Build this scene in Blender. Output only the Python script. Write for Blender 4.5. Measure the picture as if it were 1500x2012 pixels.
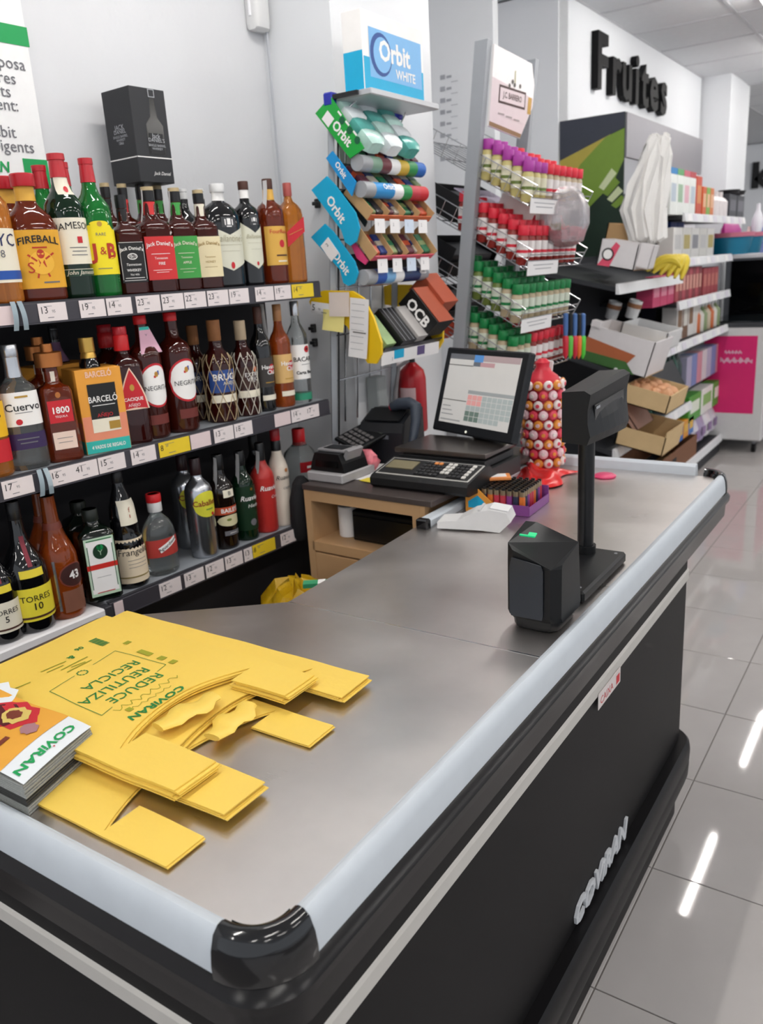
import bpy, math, random
from mathutils import Matrix, Vector, Euler
random.seed(7)
for o in list(bpy.data.objects): bpy.data.objects.remove(o, do_unlink=True)
scene = bpy.context.scene
COL = scene.collection

# ------------------------------------------------------------------ camera
YAW, PITCH, ROLL, FPX, EYE = math.radians(34.6326), math.radians(16.4686), math.radians(-3.55673), 1608.06, 1.6
_f = Vector((-math.sin(YAW)*math.cos(PITCH), math.cos(YAW)*math.cos(PITCH), -math.sin(PITCH)))
_r = Vector((math.cos(YAW), math.sin(YAW), 0)); _u = _r.cross(_f)
CR = math.cos(ROLL)*_r + math.sin(ROLL)*_u
CU = -math.sin(ROLL)*_r + math.cos(ROLL)*_u
CF = _f
cam_d = bpy.data.cameras.new('camera'); cam = bpy.data.objects.new('camera', cam_d); COL.objects.link(cam)
cam.matrix_world = Matrix(((CR.x, CU.x, -CF.x, 0), (CR.y, CU.y, -CF.y, 0), (CR.z, CU.z, -CF.z, EYE), (0, 0, 0, 1)))
cam_d.sensor_fit = 'HORIZONTAL'; cam_d.sensor_width = 36; cam_d.lens = FPX/1500*36
cam_d.clip_start = .02; cam_d.clip_end = 60
cam_d.dof.use_dof = True; cam_d.dof.focus_distance = 1.45; cam_d.dof.aperture_fstop = 7.5
scene.camera = cam

# ------------------------------------------------------------------ world, exposure
w = bpy.data.worlds.new('world'); scene.world = w; w.use_nodes = True
bg = w.node_tree.nodes['Background']; bg.inputs[0].default_value = (.88, .93, 1.0, 1); bg.inputs[1].default_value = .85
LAMP_STRENGTH = 100.0
scene.view_settings.view_transform = 'Standard'; scene.view_settings.look = 'None'
scene.view_settings.exposure = 0.15; scene.view_settings.gamma = 1.0
scene.view_settings.use_curve_mapping = False

# ------------------------------------------------------------------ survey helpers (photo measurements -> metres)
EYEV = Vector((0, 0, EYE))
def ray(px, py): return CR*((px-750)/FPX) - CU*((py-1006)/FPX) + CF
def at_z(px, py, z): d = ray(px, py); return EYEV + d*((z-EYE)/d.z)
def at_x(px, py, x): d = ray(px, py); return EYEV + d*(x/d.x)
def at_y(px, py, y): d = ray(px, py); return EYEV + d*(y/d.y)
def project(p):
    q = Vector(p)-EYEV; k = q.dot(CF); return 750+FPX*q.dot(CR)/k, 1006-FPX*q.dot(CU)/k
TH = math.radians(-2.734)                      # the liquor shelf stands at a slight angle to the counter
SD = Vector((-math.sin(TH), math.cos(TH), 0)); SN = Vector((math.cos(TH), math.sin(TH), 0))
def shelf_pt(s, u, z): return SN*s + SD*u + Vector((0, 0, z))
def on_shelf(px, py, s): d = ray(px, py); p = EYEV + d*(s/SN.dot(d)); return p.dot(SD), p.z
def bis(fn, a, b):
    fa = fn(a)
    for _ in range(50):
        m = (a+b)/2
        if (fn(m) > 0) == (fa > 0): a = m
        else: b = m
    return (a+b)/2

# ------------------------------------------------------------------ materials
def lin(c): return tuple(((x/12.92) if x <= .04045 else ((x+.055)/1.055)**2.4) for x in c)
def hexc(h): h = h.lstrip('#'); return lin([int(h[i:i+2], 16)/255 for i in (0, 2, 4)])
MATS = {}
def mat(name, col='#808080', rough=.5, metal=0, trans=0, emit=0, noise=None, bump=None, ior=1.45, coat=0, alpha=1, emcol=None, aniso=0, spec=None, sub=0):
    if name in MATS: return MATS[name]
    m = bpy.data.materials.new(name); m.use_nodes = True; nt = m.node_tree; b = nt.nodes['Principled BSDF']
    c = hexc(col) if isinstance(col, str) else col
    b.inputs['Base Color'].default_value = (*c, 1); b.inputs['Roughness'].default_value = rough
    b.inputs['Metallic'].default_value = metal; b.inputs['IOR'].default_value = ior
    b.inputs['Transmission Weight'].default_value = trans; b.inputs['Coat Weight'].default_value = coat
    b.inputs['Alpha'].default_value = alpha
    if spec is not None: b.inputs['Specular IOR Level'].default_value = spec
    if sub: b.inputs['Subsurface Weight'].default_value = sub; b.inputs['Subsurface Radius'].default_value = (.01, .01, .01)
    if emit:
        b.inputs['Emission Color'].default_value = (*(hexc(emcol) if emcol else c), 1); b.inputs['Emission Strength'].default_value = emit
    sc, am = noise or (24, .05)
    tc = nt.nodes.new('ShaderNodeTexCoord'); n = nt.nodes.new('ShaderNodeTexNoise'); n.inputs['Scale'].default_value = sc; n.inputs['Detail'].default_value = 4
    nt.links.new(tc.outputs['Object'], n.inputs['Vector'])
    r = nt.nodes.new('ShaderNodeMapRange'); r.inputs['To Min'].default_value = 1-am; r.inputs['To Max'].default_value = 1+am
    nt.links.new(n.outputs['Fac'], r.inputs['Value'])
    mx = nt.nodes.new('ShaderNodeVectorMath'); mx.operation = 'SCALE'; mx.inputs[0].default_value = c
    nt.links.new(r.outputs[0], mx.inputs['Scale']); nt.links.new(mx.outputs[0], b.inputs['Base Color'])
    if bump:
        n2 = nt.nodes.new('ShaderNodeTexNoise'); n2.inputs['Scale'].default_value = bump[0]; n2.inputs['Detail'].default_value = 6
        nt.links.new(tc.outputs['Object'], n2.inputs['Vector'])
        bp = nt.nodes.new('ShaderNodeBump'); bp.inputs['Strength'].default_value = bump[1]; bp.inputs['Distance'].default_value = bump[2] if len(bump) > 2 else .002
        nt.links.new(n2.outputs['Fac'], bp.inputs['Height']); nt.links.new(bp.outputs[0], b.inputs['Normal'])
    MATS[name] = m; return m
def paint(h, rough=.5, **k): return mat('paint_'+h.strip('#')+('_%d' % int(rough*100)), h, rough, **k)

def steel_mat():
    m = mat('brushed_steel', '#d6d1ce', .3, 1); nt = m.node_tree; b = nt.nodes['Principled BSDF']
    tc = nt.nodes.new('ShaderNodeTexCoord'); mp = nt.nodes.new('ShaderNodeMapping'); mp.inputs['Scale'].default_value = (6, 320, 6)
    n = nt.nodes.new('ShaderNodeTexNoise'); n.inputs['Scale'].default_value = 2; n.inputs['Detail'].default_value = 5
    nt.links.new(tc.outputs['Object'], mp.inputs[0]); nt.links.new(mp.outputs[0], n.inputs['Vector'])
    n2 = nt.nodes.new('ShaderNodeTexNoise'); n2.inputs['Scale'].default_value = 5; n2.inputs['Detail'].default_value = 3
    nt.links.new(tc.outputs['Object'], n2.inputs['Vector'])
    ad = nt.nodes.new('ShaderNodeMath'); ad.operation = 'MULTIPLY_ADD'; ad.inputs[1].default_value = .3; nt.links.new(n.outputs['Fac'], ad.inputs[0]); nt.links.new(n2.outputs['Fac'], ad.inputs[2])
    r = nt.nodes.new('ShaderNodeMapRange'); r.inputs['From Min'].default_value = .3; r.inputs['From Max'].default_value = 1.0
    r.inputs['To Min'].default_value = .24; r.inputs['To Max'].default_value = .42
    nt.links.new(ad.outputs[0], r.inputs['Value']); nt.links.new(r.outputs[0], b.inputs['Roughness'])
    return m

# ------------------------------------------------------------------ mesh building
_txt = {}
def text_geo(s, bold=0, shear=0, align='CENTER', ext=0):
    k = (s, bold, shear, align, ext)
    if k in _txt: return _txt[k]
    c = bpy.data.curves.new('t', 'FONT'); c.body = s; c.size = 1; c.align_x = align; c.align_y = 'CENTER'; c.offset = bold; c.shear = shear; c.resolution_u = 2; c.extrude = ext
    o = bpy.data.objects.new('t', c); me = bpy.data.meshes.new_from_object(o)
    v = [x.co.copy() for x in me.vertices]; f = [tuple(p.vertices) for p in me.polygons]
    bpy.data.objects.remove(o); bpy.data.curves.remove(c); bpy.data.meshes.remove(me)
    _txt[k] = (v, f); return v, f

def T(x=0, y=0, z=0): return Matrix.Translation((x, y, z))
def RZ(a): return Matrix.Rotation(a, 4, 'Z')
def RX(a): return Matrix.Rotation(a, 4, 'X')
def RY(a): return Matrix.Rotation(a, 4, 'Y')
def frame(o, ex, ey, ez=None):
    ex = Vector(ex).normalized(); ey = Vector(ey); ey = (ey-ex*ex.dot(ey)).normalized(); ez = ex.cross(ey)
    return Matrix(((ex.x, ey.x, ez.x, o[0]), (ex.y, ey.y, ez.y, o[1]), (ex.z, ey.z, ez.z, o[2]), (0, 0, 0, 1)))

class MB:
    def __init__(s): s.v = []; s.f = []; s.mi = []; s.sm = []; s.mats = []
    def add(s, vs, fs, m, M=None, smooth=False):
        if m not in s.mats: s.mats.append(m)
        k = s.mats.index(m); b = len(s.v)
        s.v += [tuple(M @ Vector(p)) if M else tuple(p) for p in vs]
        for f in fs: s.f.append([b+i for i in f]); s.mi.append(k); s.sm.append(smooth)
        return s
    def box(s, size, m, loc=(0, 0, 0), bev=0, M=None):
        x, y, z = (a/2 for a in size); L = T(*loc); M = (M @ L) if M else L
        if not bev:
            v = [(i*x, j*y, k*z) for i in (-1, 1) for j in (-1, 1) for k in (-1, 1)]
            return s.add(v, [(0, 1, 3, 2), (4, 6, 7, 5), (0, 4, 5, 1), (2, 3, 7, 6), (0, 2, 6, 4), (1, 5, 7, 3)], m, M)
        bev = min(bev, .49*2*min(x, y, z)); v = []; idx = {}
        for i in (-1, 1):
            for j in (-1, 1):
                for k in (-1, 1):
                    idx[i, j, k] = len(v)
                    v += [(i*x, j*(y-bev), k*(z-bev)), (i*(x-bev), j*y, k*(z-bev)), (i*(x-bev), j*(y-bev), k*z)]
        f = []
        for a in (-1, 1):
            f.append([idx[a, j, k] for j, k in ((-1, -1), (1, -1), (1, 1), (-1, 1))][::a])
            f.append([idx[i, a, k]+1 for i, k in ((-1, -1), (-1, 1), (1, 1), (1, -1))][::a])
            f.append([idx[i, j, a]+2 for i, j in ((-1, -1), (1, -1), (1, 1), (-1, 1))][::a])
            for b in (-1, 1):
                f.append([idx[a, b, -1], idx[a, b, 1], idx[a, b, 1]+1, idx[a, b, -1]+1][::-a*b])
                f.append([idx[a, -1, b], idx[a, 1, b], idx[a, 1, b]+2, idx[a, -1, b]+2][::a*b])
                f.append([idx[-1, a, b]+1, idx[1, a, b]+1, idx[1, a, b]+2, idx[-1, a, b]+2][::-a*b])
                for c in (-1, 1): q = idx[a, b, c]; f.append([q, q+1, q+2][::a*b*c])
        return s.add(v, f, m, M)
    def loft(s, rings, m, caps=(True, True), M=None, smooth=True, closed=True):
        n = len(rings[0]); v = [p for r in rings for p in r]; f = []
        for i in range(len(rings)-1):
            for j in range(n if closed else n-1):
                a, b = i*n+j, i*n+(j+1) % n; f.append((a, b, b+n, a+n))
        if caps[0]: f.append(list(range(n))[::-1])
        if caps[1]: f.append([(len(rings)-1)*n+j for j in range(n)])
        return s.add(v, f, m, M, smooth)
    def lathe(s, prof, m, n=20, M=None, caps=(True, True)):
        return s.loft([[(r*math.cos(2*math.pi*j/n), r*math.sin(2*math.pi*j/n), z) for j in range(n)] for z, r in prof], m, caps, M)
    def cyl(s, r, h, m, loc=(0, 0, 0), n=16, M=None, r2=None):
        L = T(*loc); return s.lathe([(0, r), (h, r if r2 is None else r2)], m, n, (M @ L) if M else L)
    def tube(s, path, r, m, n=6, M=None, caps=True):
        P = [Vector(p) for p in path]; rings = []; prev = None
        for i, p in enumerate(P):
            d = (P[min(i+1, len(P)-1)]-P[max(i-1, 0)]).normalized()
            if prev is None: a = Vector((0, 0, 1)) if abs(d.z) < .9 else Vector((1, 0, 0))
            else: a = prev
            a = (a-d*a.dot(d)).normalized(); prev = a; b = d.cross(a)
            rr = r[i] if isinstance(r, (list, tuple)) else r
            rings.append([tuple(p+(a*math.cos(2*math.pi*j/n)+b*math.sin(2*math.pi*j/n))*rr) for j in range(n)])
        return s.loft(rings, m, (caps, caps), M)
    def prism(s, poly, h, m, M=None, z0=0):          # poly in local xy, extruded along z from z0
        n = len(poly); v = [(x, y, z0) for x, y in poly]+[(x, y, z0+h) for x, y in poly]
        f = [list(range(n))[::-1], list(range(n, 2*n))]+[(i, (i+1) % n, n+(i+1) % n, n+i) for i in range(n)]
        return s.add(v, f, m, M)
    def grid(s, fn, nu, nv, m, M=None, smooth=True):
        v = [fn(i/nu, j/nv) for j in range(nv+1) for i in range(nu+1)]
        f = [(j*(nu+1)+i, j*(nu+1)+i+1, (j+1)*(nu+1)+i+1, (j+1)*(nu+1)+i) for j in range(nv) for i in range(nu)]
        return s.add(v, f, m, M, smooth)
    def text(s, t, size, m, M=None, bold=0, shear=0, align='CENTER', ext=0, sx=1, warp=None):
        v, f = text_geo(t, bold, shear, align, ext/size if ext else 0)
        v = [(p.x*size*sx, p.y*size, p.z*size) for p in v]
        if warp: v = [warp(*p) for p in v]
        return s.add(v, f, m, M)
    def quad(s, w, h, m, M=None, z=0): return s.add([(-w/2, -h/2, z), (w/2, -h/2, z), (w/2, h/2, z), (-w/2, h/2, z)], [(0, 1, 2, 3)], m, M)
    def build(s, name, parent=None, M=None):
        me = bpy.data.meshes.new(name); me.from_pydata(s.v, [], s.f)
        for m in s.mats: me.materials.append(m)
        me.polygons.foreach_set('material_index', s.mi); me.polygons.foreach_set('use_smooth', s.sm); me.update()
        if any(s.sm): me.set_sharp_from_angle(angle=math.radians(38))
        o = bpy.data.objects.new(name, me); COL.objects.link(o)
        if parent: o.parent = parent
        if M: o.matrix_local = M
        return o
def tag(o, label, cat, group=None):
    o['label'] = label; o['category'] = cat
    if group: o['group'] = group
    return o
def thing(name, label, cat, M=None, group=None):
    o = bpy.data.objects.new(name, None); COL.objects.link(o); o.empty_display_size = .05
    if M: o.matrix_world = M
    return tag(o, label, cat, group)
def struct(o): o['kind'] = 'structure'; return o
def copy_tree(o, parent=None):
    c = o.copy(); COL.objects.link(c); c.parent = parent
    for ch in list(o.children): copy_tree(ch, c)
    return c
def ring(z, rx, ry=None, p=2, n=24):
    ry = rx if ry is None else ry; out = []
    for j in range(n):
        a = 2*math.pi*j/n+math.pi/n; c, s_ = math.cos(a), math.sin(a)
        k = (abs(c)**p+abs(s_)**p)**(-1/p); out.append((rx*c*k, ry*s_*k, z))
    return out

# shared materials
WHITE = mat('white_print', '#f2f0ee', .5); INK = mat('black_print', '#161618', .5); CREAM = mat('cream_paper', '#e9e2cf', .6)
PAPER = mat('white_paper', '#eceaea', .6, noise=(40, .02)); PRICE = mat('price_paper', '#e4dada', .6); REDP = mat('red_print', '#c21f2b', .45)
GREY_INK = mat('grey_print', '#6a6a70', .6); GREENP = mat('green_print', '#0f9a52', .5); YEL = mat('yellow_print', '#f3d21a', .5)
BLACK_PL = mat('black_plastic', '#111214', .38, spec=.3); DARK_PL = mat('charcoal_plastic', '#1f2125', .45, spec=.3); GREY_PL = mat('grey_plastic', '#8e9095', .45)
WHITE_PL = mat('white_plastic', '#dcdcdc', .35); STEEL = steel_mat(); CHROME = mat('chrome_wire', '#b8babd', .25, 1)
GREY_METAL = mat('grey_coated_metal', '#a2a6ab', .45, .3); CARD = mat('cardboard', '#b89468', .8, noise=(14, .12)); CARD_L = mat('pale_cardboard', '#cdb083', .8, noise=(14, .1))
GOLD = mat('gold_foil', '#c49a4a', .3, .8); BLUEP = mat('blue_print', '#1f4fa3', .45); CYANP = mat('cyan_print', '#0aa9d6', .45)
# ================================================================== ROOM
CEIL = 3.05
WALLW = mat('white_plaster', '#d9dadd', .7, bump=(38, .35, .004), noise=(5, .015)); WALLS = mat('white_paint', '#dfe1e4', .65, noise=(4, .015))
WALLG = mat('pale_grey_paint', '#eceef2', .65, noise=(4, .015))
TILE = mat('polished_grey_tile', '#b0acaa', .045, noise=(9, .05)); GROUT = mat('tile_grout', '#77726f', .7)
TP = .4504
fb = MB(); fb.box((12.5, 21, .1), GROUT, (.65, 6.5, -.0535)); floor = struct(fb.build('floor'))
tm = MB(); tm.box((TP-.0035, TP-.0035, .02), TILE, (0, 0, -.01), bev=.001)
t0 = None
for i in range(-3, 12):
    for j in range(-6, 25):
        if i > 4 and (i-4)*2 > j+6: pass
        x, y = -.495+TP*(i+.5), 2.354+TP*(j+.5)
        if x > 3.6 or (x > 1.7 and y < 2): continue
        if len([c for c in floor.children]) >= 300: break
        if t0 is None: t0 = tm.build('tile', floor); o = t0
        else: o = t0.copy(); COL.objects.link(o); o.parent = floor
        o.location = (x, y, 0)
fx = MB(); fx.box((3.2, 18.5, .0199), TILE, (5.2, 6.5, -.0101)); fx.box((2.4, 2.6, .0199), TILE, (1.2, -1.65, -.0101)); far = fx.build('tile_field', floor); far['kind'] = 'stuff'

CEILM = mat('ceiling_tile', '#e2e4e6', .85, bump=(160, .2, .002)); TBAR = mat('ceiling_grid_bar', '#c9cacd', .5)
cb = MB(); cb.box((12.5, 21, .1), mat('ceiling_slab', '#dcdee0', .9), (.65, 6.5, CEIL+.062)); ceiling = struct(cb.build('ceiling'))
pm = MB(); pm.box((.655, .655, .012), CEILM, bev=.004); p0 = None
for i in range(0, 8):
    for j in range(0, 15):
        x, y = -2.0+.675*(i+.5)+.0, 3.6+.675*(j+.5)
        if p0 is None: p0 = pm.build('ceiling_panel', ceiling); o = p0
        else: o = p0.copy(); COL.objects.link(o); o.parent = ceiling
        o.location = (x, y, CEIL+.006)
gb = MB()
for i in range(0, 9): gb.box((.022, 10.2, .008), TBAR, (-2.0+.675*i, 8.66, CEIL-.001))
for j in range(0, 16): gb.box((5.4, .022, .006), TBAR, (.7, 3.6+.675*j, CEIL-.001))
gb.build('grid_bars', ceiling)

# left wall behind the liquor shelf (slightly angled), pillar, recess, fruit wall, far pillar and far wall
SW = -2.095
w1 = MB(); w1.box((.2, 5.2, CEIL), WALLW, (SW-.1, -.15, CEIL/2)); ww = struct(w1.build('wall_left')); ww.matrix_world = RZ(TH)
pl = MB(); pl.box((.9, .62, CEIL), WALLS, (-2.155, 2.665, CEIL/2)); struct(pl.build('wall_pillar_near'))
pr = MB(); pr.box((.42, .06, CEIL), WALLS, (-2.25, 4.23, CEIL/2)); struct(pr.build('wall_partition'))
wr = MB(); wr.box((.3, 2.4, CEIL), WALLG, (-2.75, 3.9, CEIL/2)); wr.box((.75, .15, CEIL), WALLG, (-2.375, 5.035, CEIL/2)); struct(wr.build('wall_recess'))
wf = MB(); wf.box((.2, 3.3, CEIL), WALLS, (-2.1, 6.62, CEIL/2)); struct(wf.build('wall_fruit'))
PFX = at_y(1436, 200, 8.3).x; PFY = at_x(1473, 200, PFX).y
pf = MB(); pf.box((.62, PFY-8.3, CEIL), WALLS, (PFX-.31, (8.3+PFY)/2, CEIL/2)); struct(pf.build('wall_pillar_far'))
wz = MB(); wz.box((12.5, .2, CEIL), WALLG, (.65, 14.2, CEIL/2)); struct(wz.build('wall_back'))
wy = MB(); wy.box((.2, 5.2, CEIL), WALLS, (-5.5, 11.6, CEIL/2)); struct(wy.build('wall_left_rear'))

# ceiling tube lamps
LAMPM = mat('lit_tube', '#ffffff', .4, emit=LAMP_STRENGTH, emcol='#fffbf6')
def lamp(x, y, label, ln=1.0):
    t = thing('ceiling_lamp', label, 'lamp', T(x, y, CEIL-.005), 'tube lamps on the ceiling')
    a = MB(); a.box((.07, ln+.04, .03), WHITE_PL, (0, 0, -.015), bev=.006); a.build('housing', t)
    b = MB(); b.loft([[(.017*math.cos(math.pi+math.pi*k/8), yy, -.03+.014*math.sin(math.pi+math.pi*k/8)) for k in range(9)]+[(.017, yy, -.029), (-.017, yy, -.029)] for yy in (-ln/2, ln/2)], LAMPM); b.build('tube', t)
for x in (-1.1, .9, 2.9):
    for k, y in enumerate((-2.2, -.3, 1.6, 3.5, 5.6, 7.75, 9.9, 12)):
        lamp(x, y, 'white tube lamp on the ceiling over the shop aisle')

# white cable-entry box and conduit in the wall corner
t = thing('cable_cover', 'white plastic cable cover high on the wall beside the pillar', 'cable cover', Matrix.Translation(at_y(507, 40, 2.31)) )
a = MB(); a.loft([ring(z, rx, .035, 4) for z, rx in ((-.032, .016), (-.026, .027), (-.01, .031), (.16, .031), (.165, .027))], WHITE_PL); a.build('cover', t)
a = MB(); a.box((.012, .006, .09), mat('glossy_slot', '#f5f5f8', .15), (0, -.037, .05), bev=.003); a.build('clip', t)
a = MB(); a.tube([(.008, .03, -.03), (.008, .03, -.95)], .004, mat('wall_caulk', '#b9bcc2', .7)); a.build('cable', t)

# price list on the recess partition
PLI = mat('pale_print', '#a4a6ad', .6)
pq = thing('price_list', 'faint column of printed prices on the white partition', 'price list', T(0, 4.199, 0))
for k in range(8):
    p = at_y(880, 150+k*23, 4.199); a = MB(); F = frame((p.x, -.0008, p.z), (1, 0, 0), (0, 0, 1)); a.quad(.03, .022, PLI, F @ T(-.03, 0, 0)); a.quad(.03, .012, PLI, F @ T(.008, -.003, 0)); a.quad(.04, .003, PLI, F @ T(.04, -.03, 0)); a.build('price_line', pq)
# FRUITES letters
LET = mat('black_letter', '#0c0c0e', .6, spec=.2)
sg = thing('letter_sign', 'black raised letters reading Fruites on the white wall', 'sign', T(-2.0, 5.471, 2.75))
for k, (ch, yy) in enumerate(zip('Fruites', (0, .285, .49, .77, .93, 1.12, 1.40))):
    a = MB(); Mx = frame((.025, yy, 0), (0, 1, 0), (0, 0, 1)); v, f = text_geo(ch, .028, 0, 'LEFT', .05)
    a.add([(p.x*.44*1.02, (p.y)*.44, p.z*.44) for p in v], f, LET, Mx); a.build('letter', sg)
# ================================================================== LIQUOR SHELF
SF = -1.75; ZS = (1.577, 1.203, .827)
SHELFM = mat('dark_shelf_metal', '#34343a', .5); SHELFTOP = mat('grey_shelf_top', '#8d9298', .45); STRIP = mat('price_rail', '#3b3940', .4); BACKP = mat('dark_back_panel', '#1d1c20', .7)
unit = thing('liquor_shelf', 'dark metal wall shelving with three tiers of liquor bottles and price rails', 'shelf', RZ(TH))
SDEP = .335
U0, U1 = .55, 2.04
for k, z in enumerate(ZS):
    e = U1 if k < 2 else 2.02; b0 = .2 if k == 2 else U0-.3
    if k == 2: b0 = 1.12
    a = MB(); a.box((SDEP, e-b0, .022), SHELFTOP if k else SHELFM, (SF-SDEP/2-.004, (b0+e)/2, z-.011), bev=.002)
    a.box((.012, e-b0, .05), SHELFM, (SF-.004, (b0+e)/2, z-.024)); sh = a.build('shelf_board', unit)
    a = MB(); a.box((.004, e-b0, .043), STRIP, (SF+.003, (b0+e)/2, z-.0245), bev=.001)
    a.box((.006, e-b0, .003), STRIP, (SF+.005, (b0+e)/2, z-.047)); a.build('price_rail', sh)
    unit['shelf%d' % k] = sh.name
a = MB(); a.box((.02, 2.2, 1.5), BACKP, (SF-SDEP+.004, 1.02, .80)); a.build('back_panel', unit)
a = MB(); a.box((SDEP-.02, 1.6, .03), SHELFM, (SF-SDEP/2, 1.25, .34), bev=.003); a.box((.02, 1.6, .72), BACKP, (SF-.12, 1.25, .40)); a.build('base_panel', unit)
boards = [bpy.data.objects[unit['shelf%d' % k]] for k in range(3)]
for k in range(3): del unit['shelf%d' % k]
# price tags: (shelf, pixel left, pixel right, price text, yellow, blank)
TAGY = mat('yellow_price_card', '#e8c92a', .5); TAGP = mat('pinkish_price_card', '#dfcccd', .6)
TAGS = [(0, -20, 27, '', 0), (0, 76, 131, '13', 0), (0, 157, 207, '19', 0), (0, 210, 259, '14', 0), (0, 268, 315, '23', 0), (0, 318, 361, '23', 0), (0, 363, 405, '22', 0),
        (0, 408, 449, '23', 0), (0, 451, 489, '19', 0), (0, 502, 538, '14', 0), (0, 540, 572, '19', 0), (0, 574, 616, '14', 1),
        (1, 5, 66, '17', 0), (1, 96, 192, '16  41', 0), (1, 194, 246, '15', 0), (1, 258, 306, '14', 0), (1, 313, 373, '8', 1), (1, 375, 414, '', 0), (1, 421, 459, '13', 0), (1, 461, 496, '18', 0), (1, 540, 571, '', 0), (1, 573, 627, '14  17', 0),
        (2, 217, 243, '', 0), (2, 314, 356, '12', 0), (2, 363, 401, '13', 0), (2, 405, 440, '12', 0), (2, 443, 477, '13', 0), (2, 480, 496, '13', 0), (2, 497, 541, '8', 1), (2, 552, 581, '12', 0), (2, 584, 600, '', 0)]
for k, a0, a1, tx, ye in TAGS:
    z = ZS[k]-.0245; s = SF+.0065
    fu = lambda px: bis(lambda u: project(shelf_pt(s, u, z))[0]-px, .3, 2.4)
    ua, ub = fu(a0), fu(a1); wd = ub-ua
    if k == 2 and ua < 1.13: ua = 1.13; wd = ub-ua
    m = MB(); Mx = frame((s, (ua+ub)/2, z), (0, 1, 0), (0, 0, 1))
    m.box((wd, .040, .0012), TAGY if ye else (PRICE if tx else TAGP), bev=.0003, M=Mx)
    if tx:
        for q, pt in enumerate(tx.split()):
            x = -wd*.46+q*wd*.5
            m.text(pt, .0215, INK, Mx @ T(x, .004, .0009), align='LEFT'); m.text('50' if ye else '95', .009, GREY_INK, Mx @ T(x+.012*len(pt)+.006, .008 if ye else .001, .0009), align='LEFT')
            m.quad(wd*.22/len(tx.split()), .0016, GREY_INK, Mx @ T(x+wd*.36/len(tx.split()), -.012, .0009))
            m.quad(wd*.3/len(tx.split()), .001, GREY_INK, Mx @ T(x+wd*.3/len(tx.split()), .013, .0009))
    m.build('price_tag', boards[k])
for k, px in ((0, 35), (1, 86)):
    u = bis(lambda u: project(shelf_pt(SF+.01, u, ZS[k]-.02))[0]-px, .3, 2.4)
    m = MB()
    for d in (-.008, .008):
        m.grid(lambda a, b: (SF+.009+.010*math.sin(b*2.6)*(1-b*.3), u+d+(a-.5)*.012+b*.004*(1 if d > 0 else -1), ZS[k]+.004-b*.062), 2, 8, mat('clear_clip', '#a9bcc6', .25, trans=.3))
    m.build('rail_clip', boards[k])
# white ledge with the brandy bottles at the near end of the bottom tier
lz = .818
lg = thing('bottle_ledge', 'white ledge with an orange cardboard front beside the yellow bags', 'ledge', RZ(TH))
a = MB(); a.box((.325, .95, .03), mat('white_ledge_board', '#e8e6e8', .35), (SF-.155, .63, lz-.015), bev=.004); a.build('board', lg)
a = MB(); a.box((.03, .02, .045), SHELFM, (SF-.005, 1.112, lz-.02), bev=.002); a.build('end_cap', lg)
a = MB(); a.box((.006, .93, .16), mat('orange_cardboard', '#d98b35', .6, noise=(6, .15)), (SF+.004, .63, lz-.115)); a.build('front_card', lg)

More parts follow.
